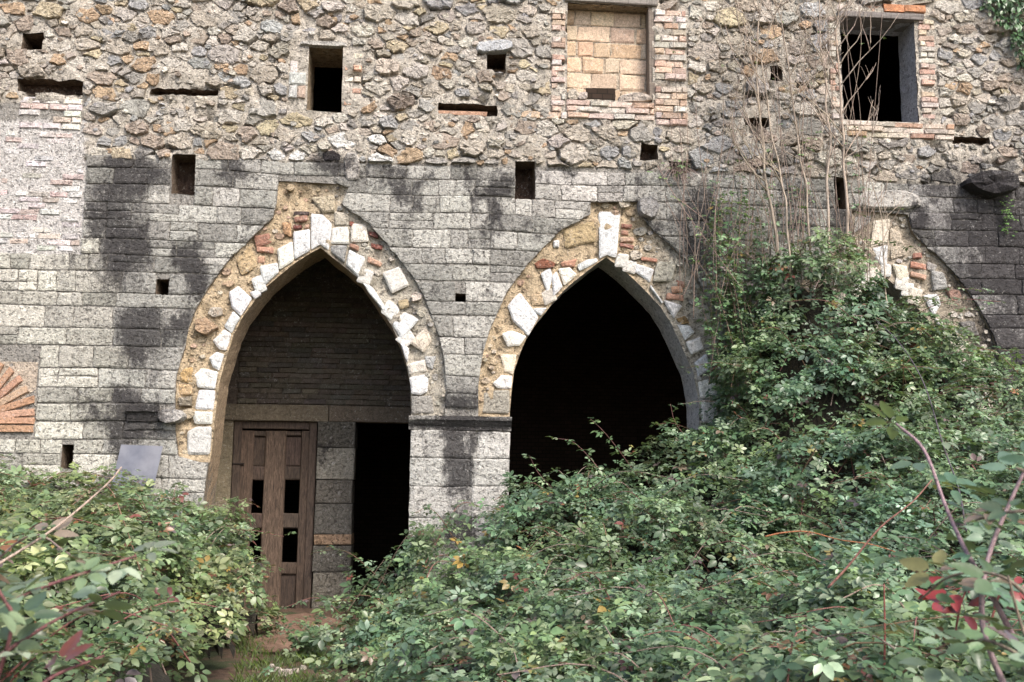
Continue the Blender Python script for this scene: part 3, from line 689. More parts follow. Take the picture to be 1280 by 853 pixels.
# --- arches: rough recessed ring (mortar), voussoirs and brick fragments in it
def Z(ox, oy, s, pts): return [(ox + a / s, oy + b / s) for a, b in pts]
Wc, Gc, Cc, Oc = (.56, .56, .555), (.47, .46, .44), (.66, .58, .46), (.52, .36, .18)
r1 = lambda p: Z(210, 220, 6.095, p); r2 = lambda p: Z(200, 350, 3.16, p); r3 = lambda p: Z(400, 230, 5.02, p); r4 = lambda p: Z(470, 380, 4.737, p)
r5 = lambda p: Z(590, 240, 5.333, p); r6 = lambda p: Z(750, 240, 5.33, p); r7 = lambda p: Z(800, 360, 4.267, p); r8 = lambda p: Z(1040, 240, 3.554, p)
def bq(f, x0, y0, x1, y1, t=0): return f([(x0, y0), (x1, y0 + t), (x1, y1 + t), (x0, y1)])
VOUS = [
 [(r2([(275, 50), (310, 25), (365, 75), (320, 145), (285, 110)]), Wc), (r2([(355, 50), (395, 40), (400, 60), (375, 78)]), Wc), (r2([(290, 125), (318, 152), (285, 212), (255, 185)]), Wc),
  (r2([(210, 240), (255, 195), (283, 215), (262, 280), (235, 275)]), (.6, .58, .55)), (r2([(195, 310), (225, 285), (255, 295), (235, 360), (210, 345)]), Wc), (r2([(135, 380), (165, 350), (232, 365), (218, 432), (150, 425)]), (.66, .65, .62)),
  (r2([(155, 435), (218, 437), (212, 515), (140, 510)]), Wc), (r2([(130, 520), (210, 520), (207, 570), (140, 570)]), (.58, .56, .52)), (r2([(110, 600), (150, 580), (205, 580), (198, 690), (110, 690)]), Gc),
  (r2([(75, 355), (130, 345), (132, 410), (80, 400)]), Oc), (r2([(75, 465), (130, 460), (125, 500), (80, 500)]), (.33, .28, .22)), (r2([(140, 160), (185, 150), (235, 190), (185, 225), (145, 205)]), (.36, .25, .17)), (r2([(75, 415), (125, 412), (130, 455), (80, 458)]), (.5, .37, .22)),
  (r1([(700, 690), (835, 665), (845, 740), (735, 840)]), Wc), (r1([(835, 560), (950, 500), (960, 650), (850, 720)]), (.62, .60, .55)), (r1([(955, 430), (1083, 410), (1083, 575), (965, 640)]), Wc),
  (r1([(1090, 290), (1180, 300), (1250, 370), (1225, 570), (1160, 525), (1092, 565)]), Wc), (r1([(650, 455), (780, 440), (800, 520), (670, 535)]), 'b'), (r1([(680, 545), (800, 535), (800, 585), (690, 590)]), 'b'), (r1([(870, 360), (940, 360), (940, 470), (880, 440)]), (.55, .34, .2)),
  (bq(r1, 960, 275, 1078, 303), (.12, .09, .085)), (bq(r1, 950, 312, 1080, 350), 'b'), (bq(r1, 955, 375, 1020, 408), (.16, .06, .05)), (bq(r1, 1038, 375, 1080, 405), 'b'), (bq(r1, 680, 620, 740, 668), 'b'), (r1([(1090, 170), (1270, 150), (1275, 280), (1180, 285)]), (.52, .44, .33)), (r1([(510, 600), (630, 540), (690, 690), (560, 760)]), (.52, .40, .25)),
  (r3([(75, 280), (180, 272), (180, 382), (68, 378)]), (.58, .57, .53)), (r3([(66, 390), (170, 390), (155, 500), (70, 430)]), (.33, .32, .31)), (r3([(90, 172), (185, 195), (180, 265), (95, 260)]), (.52, .48, .40)), (r3([(195, 250), (290, 260), (310, 365), (195, 368)]), (.57, .54, .48)),
  (r3([(180, 375), (250, 395), (245, 425), (178, 405)]), 'b'), (r3([(320, 370), (395, 390), (390, 420), (320, 405)]), (.22, .09, .07)), (r3([(300, 290), (365, 310), (365, 345), (310, 325)]), (.24, .10, .08)), (r3([(295, 460), (395, 500), (380, 525), (290, 490)]), 'b'), (r3([(185, 235), (215, 245), (205, 275), (185, 265)]), (.3, .12, .09)),
  (r3([(185, 415), (285, 465), (245, 590), (163, 508)]), Wc), (r3([(250, 600), (330, 650), (425, 800), (408, 812), (310, 690)]), (.68, .67, .65)), (r3([(390, 560), (500, 520), (560, 640), (450, 690)]), (.53, .52, .48)), (r3([(490, 735), (550, 725), (560, 770), (500, 790)]), (.5, .4, .26)),
  (r4([(97, 120), (170, 50), (255, 95), (150, 212)]), Wc), (r4([(142, 228), (195, 265), (190, 345), (172, 320)]), Wc), (r4([(185, 360), (290, 330), (300, 400), (200, 422)]), (.55, .52, .46)), (r4([(197, 437), (310, 412), (305, 520), (265, 540), (210, 533)]), Wc), (r4([(290, 310), (360, 310), (335, 390), (302, 370)]), (.42, .42, .42)), (r4([(212, 548), (330, 545), (345, 650), (212, 650)]), (.36, .34, .31)), (r4([(200, 235), (300, 130), (330, 220), (280, 290)]), (.53, .47, .39))],
 [([(634, 383), (650, 366), (673, 397), (660, 421), (641, 402)], Wc), (r4([(745, 180), (800, 160), (890, 195), (850, 250), (780, 255)]), (.74, .71, .64)), (r4([(735, 300), (830, 300), (812, 418), (760, 400)]), Cc), (r4([(690, 470), (740, 422), (806, 427), (800, 500), (720, 500)]), (.68, .66, .62)), (r4([(640, 520), (790, 510), (790, 650), (630, 645)]), (.36, .33, .28)),
  (r5([(840, 135), (988, 140), (962, 440), (900, 422), (847, 448)]), Wc), (r5([(700, 490), (760, 455), (832, 445), (838, 465), (715, 530)]), Wc), (r5([(572, 515), (650, 505), (698, 550), (612, 628)]), (.64, .60, .53)), (r5([(532, 560), (562, 532), (603, 635), (542, 698)]), Wc), (r5([(457, 545), (520, 508), (536, 560), (507, 688)]), (.58, .58, .58)), (r5([(400, 782), (498, 775), (460, 828), (420, 810)]), Wc),
  (r5([(410, 480), (470, 442), (560, 480), (540, 510), (430, 515)]), (.25, .11, .07)), (r5([(587, 480), (690, 442), (690, 498), (602, 508)]), 'b'), (r5([(540, 327), (580, 325), (580, 373), (542, 375)]), Wc), (r5([(390, 690), (470, 680), (480, 750), (400, 760)]), (.5, .39, .26)), (r5([(600, 250), (820, 190), (825, 330), (620, 380)]), (.50, .38, .23)),
  (bq(r6, 138, 215, 208, 243, 6), 'b'), (bq(r6, 136, 258, 192, 290, 4), 'b'), (bq(r6, 132, 303, 222, 338, 6), 'b'), (bq(r6, 128, 350, 225, 374, 4), 'b'), (r6([(265, 435), (385, 450), (380, 468), (265, 462)]), 'b'), (r6([(230, 480), (358, 520), (330, 608), (227, 532)]), Wc), (r6([(335, 620), (420, 738), (408, 745), (332, 640)]), Wc), (r6([(422, 722), (545, 760), (490, 848), (462, 800)]), Wc),
  (bq(r6, 497, 590, 565, 628, 10), 'b'), (bq(r6, 472, 632, 550, 670, 10), 'b'), (bq(r6, 442, 676, 555, 715, 14), 'b'), (r6([(380, 470), (520, 440), (480, 600), (350, 600)]), (.48, .45, .38)), (r7([(193, 195), (260, 202), (288, 240), (237, 283)]), Wc), (r7([(190, 165), (235, 150), (262, 190), (210, 198)]), (.36, .24, .12)), (r7([(242, 290), (320, 262), (340, 330), (272, 358)]), (.68, .66, .62)), (r7([(292, 400), (350, 352), (385, 430), (307, 478)]), Wc), (r7([(307, 500), (400, 482), (410, 590), (322, 590)]), (.7, .66, .6)), (r7([(325, 600), (410, 600), (420, 720), (330, 720)]), (.6, .57, .52))],
 [(r8([(180, 130), (255, 122), (245, 228), (168, 248)]), (.56, .50, .42)), (r8([(177, 252), (245, 237), (240, 348), (187, 298)]), Wc), (r8([(400, 462), (465, 456), (480, 500), (450, 558)]), Wc), (r8([(452, 562), (480, 572), (518, 638), (490, 650)]), Wc), (bq(r8, 352, 272, 400, 300), 'b'), (bq(r8, 342, 310, 420, 338, 8), 'b'), (bq(r8, 347, 360, 415, 383, 6), 'b'), (r8([(100, 112), (170, 107), (165, 140), (92, 188)]), (.40, .38, .36)),
  (r8([(420, 310), (465, 330), (450, 360), (420, 345)]), (.42, .40, .37)), (r8([(500, 430), (560, 440), (600, 520), (530, 500)]), (.36, .22, .18)), (r8([(560, 580), (630, 570), (650, 640), (600, 640)]), (.2, .19, .18)), (r8([(255, 160), (300, 180), (330, 280), (260, 300)]), (.52, .45, .36)), (r8([(265, 320), (330, 330), (340, 380), (290, 400)]), (.55, .5, .42)), (r8([(435, 350), (500, 360), (510, 430), (450, 440)]), (.42, .41, .39))]]
BRK = [(.42, .25, .18), (.38, .21, .15), (.45, .30, .22), (.32, .17, .13)]
ring_lab = ['pointed arch above the wooden door, ringed with white and ochre stones', 'pointed arch with tall white keystone and brick fragments beside it', 'pointed arch half buried by the bramble heap']
for ai, (inn, ex) in enumerate(((A1_in, A1_ex), (A2_in, A2_ex), (A3_in, A3_ex))):
    yR = .07
    pin = loopU(inn); pin = [(pin[0][0], -.52)] + pin + [(pin[-1][0], -.52)]
    pex = loopU(ex)
    # ring outline a little outside the extrados so that it runs behind the facing
    cx = np.mean([p[0] for p in pex]); cz = min(p[1] for p in pex)
    og = [(cx + (p[0] - cx) * 1.03, cz + (p[1] - cz) * 1.02) for p in pex]
    og = [(og[0][0], og[0][1] - .12)] + og + [(og[-1][0], og[-1][1] - .12)]
    base = og[0][1]
    # jamb strips below the ring's feet so that the intrados arris is one line
    ringout = [(og[0][0], min(og[0][1], og[-1][1]))] + og[1:-1] + [(og[-1][0], min(og[0][1], og[-1][1]))]
    zb = ringout[0][1]
    inner = [p for p in densify(pin, .05) if p[1] > zb + .002]
    li = inner  # from left foot over the apex to the right foot
    half = [p for p in li]
    xl = cross(pin, zb)[0]; xr = cross(pin, zb)[1]
    body = ringout + [(xr, zb)] + half[::-1] + [(xl, zb)]
    dd = [np.array(p) for p in pex]
    def ring_relief(x, z, yR=yR, pex=pex, pin=pin):
        P = np.array([(x, z)]); de = seg_dist(P, pex)[0]; di = seg_dist(P, pin)[0]
        k = min(1, di / .06)
        return yR + k * (.045 * fbm(x * 5 + 9, 1, z * 5, 4) + .02 * fbm(x * 17, 5, z * 17, 3)) - .035 * math.exp(-(de / .05) ** 2) * k
    V, F = sheet(body, [], .045, ring_relief)
    px, py, _ = proj(V)
    tt = np.tile(np.array((.53, .42, .285)), (len(V), 1))
    if ai == 0: k = np.clip((px - 385) / 60, 0, 1)[:, None]; tt = tt * (1 - k) + np.array((.46, .42, .35)) * k
    if ai == 1: k = np.clip((px - 790) / 50, 0, 1)[:, None]; tt = tt * (1 - k) + np.array((.45, .41, .34)) * k
    if ai == 2: tt[:] = (.44, .38, .30)
    o = link('arch', mesh('arch', V, F, tt, stain_at(V) * .7, True), M['ochre'], wall); o['label'] = ring_lab[ai]
    v, f = reveal(pin, yR, THICK, .06, .004)
    vv = np.array(v); tn = np.tile(np.array((.40, .30, .20)), (len(v), 1))
    if ai >= 1: tn[:] = (.52, .49, .46)
    ro = link('arch_reveal', mesh('arch_reveal', v, f, tn, 0), M['plaster'] if ai else M['ochre'], wall)
    taken = []
    for P, c in VOUS[ai]:
        isb = c == 'b'; t = jit_col(rnd.choice(BRK), .15) if isb else jit_col(c, .05, .015)
        p = loopU(P, yR); p = ccw(p)
        if isb:
            x_, z_ = sum(q[0] for q in p) / len(p), sum(q[1] for q in p) / len(p); an_ = rnd.gauss(0, .10); k_ = rnd.uniform(.8, 1.1)
            p = [(x_ + k_ * ((a - x_) * math.cos(an_) - (b - z_) * math.sin(an_)) + rnd.uniform(-.008, .008), z_ + (a - x_) * math.sin(an_) + (b - z_) * math.cos(an_) + rnd.uniform(-.007, .007)) for a, b in p]
        q = []
        for i in range(len(p)):
            a, b = p[i], p[(i + 1) % len(p)]; q.append(a)
            if math.hypot(b[0] - a[0], b[1] - a[1]) > .1: q.append(((a[0] + b[0]) / 2 + rnd.uniform(-.006, .006), (a[1] + b[1]) / 2 + rnd.uniform(-.006, .006)))
        q = chaikin(q, 1, .13)
        dark_lump = (not isb) and sum(c) < .85
        V, F = stone_vf(q, yR - .004, rnd.uniform(.02, .035) + (.05 if dark_lump and ai == 0 and P[0][0] < 250 else 0), .5, not dark_lump)
        me_ = np.array(V); cc_ = me_.mean(0)
        taken = taken + [((cc_[0], cc_[2]), max(np.ptp(me_[:, 0]), np.ptp(me_[:, 2])) * .5)]
        link('brick_fragment' if isb else 'voussoir', mesh('voussoir', me_ - cc_, F, t, stain_at(me_) * .5), M['brick'] if isb else (M['white'] if sum(t) > 1.42 else M['rubble']), o, cc_)

    ip_ = densify([q for q in pin if q[1] > zb + .1], .05)[:-1]
    ip_ = [q for q in ip_ if q[1] > zb + .1 and seg_dist(np.array([q]), pin)[0] < .004]
    ctr = np.array((sum(q[0] for q in pin) / len(pin), zb + .5))
    for q in ip_:
        dv = np.array(q) - ctr; dv /= np.linalg.norm(dv); c_ = np.array(q) + dv * .085
        if any(math.hypot(c_[0] - a, c_[1] - b) < w_ * .8 + .05 for (a, b), w_ in taken): continue
        tv = np.array((-dv[1], dv[0])); hw_, hl_ = rnd.uniform(.065, .095), rnd.uniform(.075, .11)
        pl = [tuple(c_ + tv * sx_ * hw_ * rnd.uniform(.75, 1.1) + dv * sz_ * hl_ * rnd.uniform(.75, 1.0)) for sx_, sz_ in ((-1, -1), (0, -1.0), (1, -1), (1, 0), (1, 1), (0, 1.1), (-1, 1), (-1, 0))]
        V, F = stone_vf(chaikin(ccw(pl), 1, .15), yR - .004, rnd.uniform(.012, .026), .6, True); me_ = np.array(V); cc_ = me_.mean(0); taken.append(((c_[0], c_[1]), .07))
        t = jit_col(rnd.choice([(.55, .53, .49), (.50, .46, .40), (.57, .56, .54), (.46, .42, .36)]), .08, .015)
        link('voussoir', mesh('voussoir', me_ - cc_, F, t, stain_at(me_) * .5), M['white'], o, cc_)
    fill = []; bx = np.array(body); lo_, hi_ = bx.min(0), bx.max(0)
    for _ in range(1500):
        x, z = rnd.uniform(lo_[0], hi_[0]), rnd.uniform(lo_[1], hi_[1]); r_ = rnd.choice((.02, .03, .045, .07))
        if not in_poly(np.array([(x, z)]), pex)[0] or in_poly(np.array([(x, z)]), pin)[0] or seg_dist(np.array([(x, z)]), pin)[0] < r_ or seg_dist(np.array([(x, z)]), pex)[0] < r_: continue
        if any(math.hypot(x - a, z - b) < q + r_ * .8 for (a, b), q in taken): continue
        taken.append(((x, z), r_ * .9)); k0 = rnd.uniform(0, 6); nn_ = rnd.choice((5, 6, 7))
        pl = [(x + r_ * 1.25 * math.cos(k0 + a * 6.283 / nn_) * rnd.uniform(.7, 1.15), z + r_ * math.sin(k0 + a * 6.283 / nn_) * rnd.uniform(.7, 1.15)) for a in range(nn_)]
        V, F = stone_vf(chaikin(pl, 1, .15) if r_ > .04 else pl, ring_relief(x, z), r_ * .5, .9); pxx = proj([(x, yR, z)])[0][0]
        cool = (ai == 0 and pxx > 420) or (ai == 1 and pxx > 800) or ai == 2
        fill.append((V, F, jit_col(rnd.choice([(.50, .47, .42), (.42, .40, .37), (.55, .50, .43)] if cool else [(.52, .41, .28), (.56, .47, .35), (.44, .33, .23), (.58, .51, .42), (.50, .36, .27)]), .15, .02), 0))
    VV, FF, T, S = join_meshes(fill); fo = link('rubble_filling', mesh('rubble_filling', VV, FF, T, S), M['ochre'], o); tag(fo, kind='stuff')
# --- mouldings, lintels, projecting stones
def moulding(name, x0, y0, x1, y1, tint, prof, mat='ashlar', depth=.62):
    a, b, c, d = rect_px(x0, y0, x1, y1); h = d - c; V, F = [], []
    xs = np.linspace(a, b, 9); n = len(prof)
    for i, x in enumerate(xs):
        for (py_, pz) in prof: V.append((x, -py_ + rnd.uniform(-.004, .004), c + pz * h + rnd.uniform(-.003, .003)))
    for i in range(len(xs) - 1):
        for k in range(n - 1): F.append((i * n + k, i * n + k + 1, (i + 1) * n + k + 1, (i + 1) * n + k)[::-1])
    F.append(tuple(range(n))); F.append(tuple((len(xs) - 1) * n + k for k in range(n))[::-1])
    V = np.array(V); me = mesh(name, V, F, tint, stain_at(V) + .15); return link(name, me, M[mat], wall)
moulding('impost', 511, 521, 639, 538, (.30, .29, .27), [(-.02, 0), (.02, 0), (.025, .25), (.05, .45), (.075, .7), (.085, .72), (.085, 1), (-.02, 1)])
moulding('impost', 160, 507, 199, 527, (.26, .25, .23), [(-.02, 0), (.03, 0), (.06, .5), (.09, .6), (.09, 1), (-.02, 1)])
def lump(name, P, tint, h, y0=0.0, mat='rubble', flat=False):
    q = chaikin(ccw(loopU(P)), 1, .2); V, F = stone_vf(q, y0, h, .5, flat); return add_stone(name, V, F, M[mat], wall, tint)
lump('broken_impost_stone', [(199, 512), (226, 512), (234, 520), (228, 528), (212, 531), (199, 526)], (.45, .43, .40), .12)
lump('projecting_stone', [(1196, 232), (1215, 219), (1262, 221), (1268, 240), (1236, 250), (1215, 244)], (.10, .095, .095), .22)
lump('projecting_stone', [(796, 250), (818, 246), (824, 262), (816, 276), (798, 270)], (.30, .29, .28), .08)
lump('projecting_stone', [(430, 192), (449, 193), (450, 226), (431, 226)], (.50, .47, .43), .05, 0, 'ashlar', True)
lump('projecting_stone', [(594, 52), (640, 52), (641, 66), (596, 68)], (.50, .51, .52), .07)
lump('projecting_stone', [(1066, 243), (1125, 238), (1148, 246), (1150, 262), (1068, 262)], (.45, .43, .40), .06, 0, 'ashlar', True)
lump('window_lintel', [(376, 53), (434, 54), (434, 60), (376, 58)], (.52, .50, .46), .05, 0, 'ashlar', True)
for yy in (51, 57): pass
def wall_box(name, x0, y0, x1, y1, ya, yb, tint, mat, b=.006, j=.004):
    a, b_, c, d = rect_px(x0, y0, x1, y1); V, F = box_vf(a, b_, ya, yb, c, d, b, j); V = np.array(V); cc = V.mean(0)
    return link(name, mesh(name, V - cc, F, tint, 0), M[mat], wall, cc)
wall_box('window_lintel', 705, -3, 821, 6, -.05, .3, (.9, .9, .9), 'greywood')
wall_box('window_lintel', 1046, 18, 1152, 25, -.06, .3, (.85, .85, .9), 'greywood')
for sx in ((1103, 8, 1128, 17), (1129, 9, 1155, 17)): wall_box('roof_tile', *sx, -.05, .1, jit_col((.50, .24, .13)), 'brick')
# timber jamb of the blocked window and of the right window
wall_box('window_jamb', 811, 10, 818, 126, -.012, .16, (.75, .68, .62), 'greywood')
# brickwork
PB = [(.50, .38, .31), (.54, .45, .39), (.46, .33, .26), (.57, .52, .47), (.45, .32, .25), (.52, .44, .37), (.50, .45, .40)]
bf = lambda k, h, w, **kw: brick_field(BRZ[k], h, w, wall, PB, **kw)
bf('jamb_l', .072, .2, skip=.15, y=-.028); bf('jamb_r', .078, .22, skip=.06, y=-.03); bf('w_jamb', .07, .2, skip=.15, y=-.025); bf('w_jl', .07, .14, skip=.2, y=-.025); bf('w_lint', .07, .25, skip=.15, y=-.02)
brick_field(BRZ['sill'], .085, .28, wall, PB, y=-.035, skip=.04); brick_field(BRZ['w_sill'], .06, .3, wall, [(.46, .40, .33), (.5, .44, .38), (.45, .3, .22)], y=-.035, skip=.06)
brick_field(BRZ['left'], .075, .23, wall, [(.60, .57, .54), (.62, .56, .51), (.56, .47, .42)], skip=.08, jy=.006)
brick_field(BRZ['s_jr'], .07, .2, wall, [(.52, .44, .37), (.50, .33, .24), (.55, .50, .44)], skip=.25, y=-.02); brick_field(BRZ['s_jl'], .16, .2, wall, [(.48, .46, .44), (.52, .5, .47), (.45, .36, .3)], skip=.05, y=-.025)
brick_field(rect_px(0, 165, 104, 314), .066, .23, wall, [(.56, .54, .52), (.55, .52, .50), (.58, .565, .55), (.56, .54, .52), (.55, .45, .41)], 'plaster', skip=.5, y=-.004, jy=.006)
brick_field(rect_px(640, 140, 708, 149), .08, .3, wall, PB, y=-.03)
brick_field(rect_px(548, 138, 612, 145), .05, .5, wall, [(.40, .24, .16)], y=.02, skip=.0)
brick_field(rect_px(865, 120, 875, 150), .08, .12, wall, PB, skip=.2)
# blocked window infill
bw = RECT['blocked_window']
infill = link('blocked_window_infill', mesh('infill', *box_vf(bw[0] - .05, bw[1] + .05, .17, .32, bw[2] - .1, bw[3] + .08), (.55, .47, .37), 0), M['ochre'], wall)
infill['label'] = 'window opening walled up with yellow tuff blocks'
hole = rect_px(735, 105, 772, 120)
nr = 6; hh = (bw[3] - bw[2]) / nr
TU = [(.54, .40, .28), (.50, .36, .25), (.56, .45, .34), (.45, .35, .27), (.55, .43, .31)]
for r_ in range(nr):
    z = bw[2] + r_ * hh; x = bw[0] - rnd.uniform(.02, .22)
    while x < bw[1]:
        w = rnd.choice((.2, .27, .33, .38)); a, b = max(x, bw[0]), min(x + w, bw[1] - .03); x += w
        if b - a < .04: continue
        if z < hole[3] and r_ == 0 and b > hole[0] and a < hole[1]:
            if hole[0] - a > .06: brick(a + .006, hole[0], z + .006, z + hh - .006, .145, .1, jit_col(rnd.choice(TU), .1), 'tuff', infill)
            if b - hole[1] > .06: brick(hole[1], b - .006, z + .006, z + hh - .006, .145, .1, jit_col(rnd.choice(TU), .1), 'tuff', infill)
            continue
        brick(a + .007, b - .007, z + .007, z + hh - .007, .157 + rnd.uniform(-.006, .006), .1, jit_col(rnd.choice(TU), .14), 'tuff', infill)
# dark box painted as a gap's shade and sill stones before it
a, b, c, d = hole
sl = link('slot_shade', mesh('slot_shade', *box_vf(a, b, .150, .168, c + .01, d, 0), (.03, .025, .02), 0), M['dark'], infill)
for P in ([(709, 114), (720, 111), (726, 121), (722, 126), (709, 126)], [(722, 116), (734, 115), (734, 125), (722, 127)], [(773, 120), (795, 116), (814, 121), (814, 128), (774, 128)]):
    q = chaikin(ccw(loopU(P)), 1, .2); V, F = stone_vf(q, .03, .07, .5); add_stone('sill_stone', V, F, M['rubble'], wall, jit_col((.55, .49, .43)))
# orange brick arch at the wall's end
cxp, czp = U(-32, 522)
barch = link('brick_arch', mesh('brick_arch_bed', *box_vf(cxp - .6, U(44, 500)[0], .0, .05, U(0, 540)[1], U(0, 452)[1]), (.5, .42, .34), 0), M['mortar'], wall); barch['label'] = 'orange brick arch fragment set flush in grey blocks'
for k in range(10):
    an = R(6 + k * 12.5); rr = .40; L = .46
    x, z = cxp + math.cos(an) * (rr), czp + math.sin(an) * (rr)
    o = brick(x - L / 2, x + L / 2, z - .036, z + .036, -.035, .08, jit_col(rnd.choice([(.42, .27, .185), (.38, .23, .155), (.44, .31, .22)]), .12), 'brick', barch, -an)
for k in range(2):
    z = czp - .03 - .085 * k; brick(cxp + .15, cxp + .63, z - .035, z + .035, -.03, .08, jit_col((.42, .26, .17), .1), 'brick', barch)

# ------------------------------------------------------------------ inside: dark rooms behind the wall
def struct(name, V, F, mat, tint=(1, 1, 1), smooth=False):
    return tag(link(name, mesh(name, V, F, tint, 0, smooth), M[mat]), kind='structure')
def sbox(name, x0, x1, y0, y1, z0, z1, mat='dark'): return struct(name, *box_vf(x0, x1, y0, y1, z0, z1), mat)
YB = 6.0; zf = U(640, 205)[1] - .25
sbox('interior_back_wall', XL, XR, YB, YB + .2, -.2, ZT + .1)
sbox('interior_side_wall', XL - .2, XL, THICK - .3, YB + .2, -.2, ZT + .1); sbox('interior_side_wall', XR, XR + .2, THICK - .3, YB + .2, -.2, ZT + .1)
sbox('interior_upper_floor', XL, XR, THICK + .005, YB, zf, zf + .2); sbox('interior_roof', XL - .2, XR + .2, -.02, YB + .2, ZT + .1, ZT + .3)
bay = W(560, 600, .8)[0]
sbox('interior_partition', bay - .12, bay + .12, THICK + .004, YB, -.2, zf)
# inner wall with the door, behind the first arch
YI = 1.75
inner = tag(empty('inner_wall', (U(400, 600, YI)[0], YI, 0)), 'shaded inner wall of brick and stone with a door, behind the arch', 'wall', kind='thing')
def ip(px, py): return U(px, py, YI)
xL = OPEN[0][0][0] + .02; 
dl, dr = ip(288, 600)[0], ip(394, 600)[0]; pr = ip(442, 600)[0]; zl = ip(400, 527)[1]; zl2 = ip(400, 507)[1]
bl = bay - .12
def ibox(name, x0, x1, y0, y1, z0, z1, tint, mat='shaded', b=.008, j=.004):
    V, F = box_vf(x0, x1, y0, y1, z0, z1, b, j); V = np.array(V); c = V.mean(0); return link(name, mesh(name, V - c, F, tint, 0), M[mat], inner, c)
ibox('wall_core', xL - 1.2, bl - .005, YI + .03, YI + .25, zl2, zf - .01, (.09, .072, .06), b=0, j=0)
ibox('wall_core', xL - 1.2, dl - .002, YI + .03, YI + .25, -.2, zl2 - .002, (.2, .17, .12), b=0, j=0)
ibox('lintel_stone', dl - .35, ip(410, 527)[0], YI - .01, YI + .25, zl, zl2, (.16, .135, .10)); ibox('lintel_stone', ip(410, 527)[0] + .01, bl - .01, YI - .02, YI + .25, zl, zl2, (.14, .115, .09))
ibox('bay_side_wall', xL - .55, xL - .22, THICK - .002, YI + .05, -.2, zf - .02, (.28, .25, .16), 'plaster', 0, 0)
zs = [ip(420, y)[1] for y in (800, 738, 695, 682, 633, 604, 560, 528)]
pc = [(.22, .20, .17), (.24, .21, .17), (.20, .185, .16), (.36, .25, .17), (.17, .16, .14), (.22, .2, .17), (.36, .34, .30)]
zs2 = [-.1] + [ip(420, y)[1] for y in (715, 682, 668, 630, 600, 560)] + [zl]
pc = [(.26, .24, .20), (.17, .16, .14), (.40, .28, .19), (.19, .18, .16), (.20, .185, .16), (.38, .36, .31), (.15, .14, .12)]
for i in range(7): ibox('pier_stone', dr + .01, pr + rnd.uniform(-.012, .012), YI + rnd.uniform(-.02, .0), YI + .45, zs2[i] + .004, zs2[i + 1] - .004, tuple(q * .8 for q in pc[i]), 'ashlar', .012, .006)
brick_field((xL - .02, bl - .02, zl2 + .01, zl2 + 2.3), .066, .27, inner, [(.10, .083, .068), (.09, .076, .064), (.105, .09, .072), (.09, .08, .07)], 'shaded', y=YI, gap=.004, skip=.0, jy=.003, depth=.06,
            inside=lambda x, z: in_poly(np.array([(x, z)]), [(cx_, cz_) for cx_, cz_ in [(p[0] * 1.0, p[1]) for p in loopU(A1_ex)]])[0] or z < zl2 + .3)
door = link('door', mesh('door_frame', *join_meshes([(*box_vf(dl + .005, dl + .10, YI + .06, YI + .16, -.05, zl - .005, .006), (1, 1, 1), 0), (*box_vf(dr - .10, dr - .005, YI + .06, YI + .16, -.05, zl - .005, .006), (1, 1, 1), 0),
    (*box_vf(dl + .102, dr - .102, YI + .06, YI + .16, zl - .10, zl - .005, .006), (1, 1, 1), 0)])[:2], (1, 1, 1), 0), M['door'], inner)
door['label'] = 'weathered brown panelled wooden door with missing panes'
def dbox(name, x0, y0, x1, y1, ya, yb, tint=(1, 1, 1)):
    a, b = ip(x0, y0), ip(x1, y1); V, F = box_vf(a[0], b[0], YI + ya, YI + yb, b[1], a[1], .012, .004); V = np.array(V); c = V.mean(0)
    return link(name, mesh(name, V - c, F, jit_col(tint, .3), 0), M['door'], door, c)
# marks measured square to the door's own sides
Lx = [301, 306, 331, 349, 376, 384]
for a, b in ((298, 306), (331, 348), (376, 386)): dbox('stile', a, 538, b, 772, .082, .135, (1.3, 1.25, 1.2))
for a, b in ((306.3, 330.7), (348.3, 375.7)):
    for y0, y1 in ((538, 545), (583, 600), (642, 661), (704, 719), (762, 772)): dbox('rail', a, y0, b, y1, .095, .13)
    dbox('panel', a + .5, 545.5, b - .5, 582.5, .122, .134, (1.25, 1.2, 1.2)); dbox('panel', a + .5, 719.5, b - .5, 761.5, .122, .134, (1.1, 1.05, 1.05))
for yh in (578, 690): dbox('hinge', 289, yh, 304, yh + 4, .05, .08, (.25, .22, .2))
# ------------------------------------------------------------------ ground
def gz(x, y): return .03 * fbm(x * .7, y * .7, 0, 4) + .008 * fbm(x * 5, y * 5, 1, 3)
n = 90; xs = np.concatenate([np.linspace(-90, -9, 12)[:-1], np.linspace(-9, 9, n), np.linspace(9, 90, 12)[1:]]); ys = np.concatenate([np.linspace(-90, -14, 10)[:-1], np.linspace(-14, YB, n), np.linspace(YB, 60, 8)[1:]])
V = [(x, y, gz(x, y)) for y in ys for x in xs]; nx = len(xs)
F = [(j * nx + i, j * nx + i + 1, (j + 1) * nx + i + 1, (j + 1) * nx + i) for j in range(len(ys) - 1) for i in range(nx - 1)]
struct('ground', V, F, 'ground', smooth=True)
pa = []
for i in range(24):
    an = 2 * math.pi * i / 24; pa.append((U(366, 780, 0)[0] + math.cos(an) * .5 * (1 + .25 * math.sin(3 * an)), -.35 + math.sin(an) * 1.45))
V = [(pa[0][0] * 0 + U(366, 780, 0)[0], -.35, .05)] + [(x, y, gz(x, y) + .012) for x, y in pa]
V2 = V + [(V[0][0] + (x - V[0][0]) * .6, -.35 + (y + .35) * .6, .045) for x, y in pa]
F = [(1 + i, 1 + (i + 1) % 24, 25 + (i + 1) % 24, 25 + i) for i in range(24)] + [(25 + i, 25 + (i + 1) % 24, 0) for i in range(24)]
struct('dirt_path', V2, F, 'dirt', smooth=True)

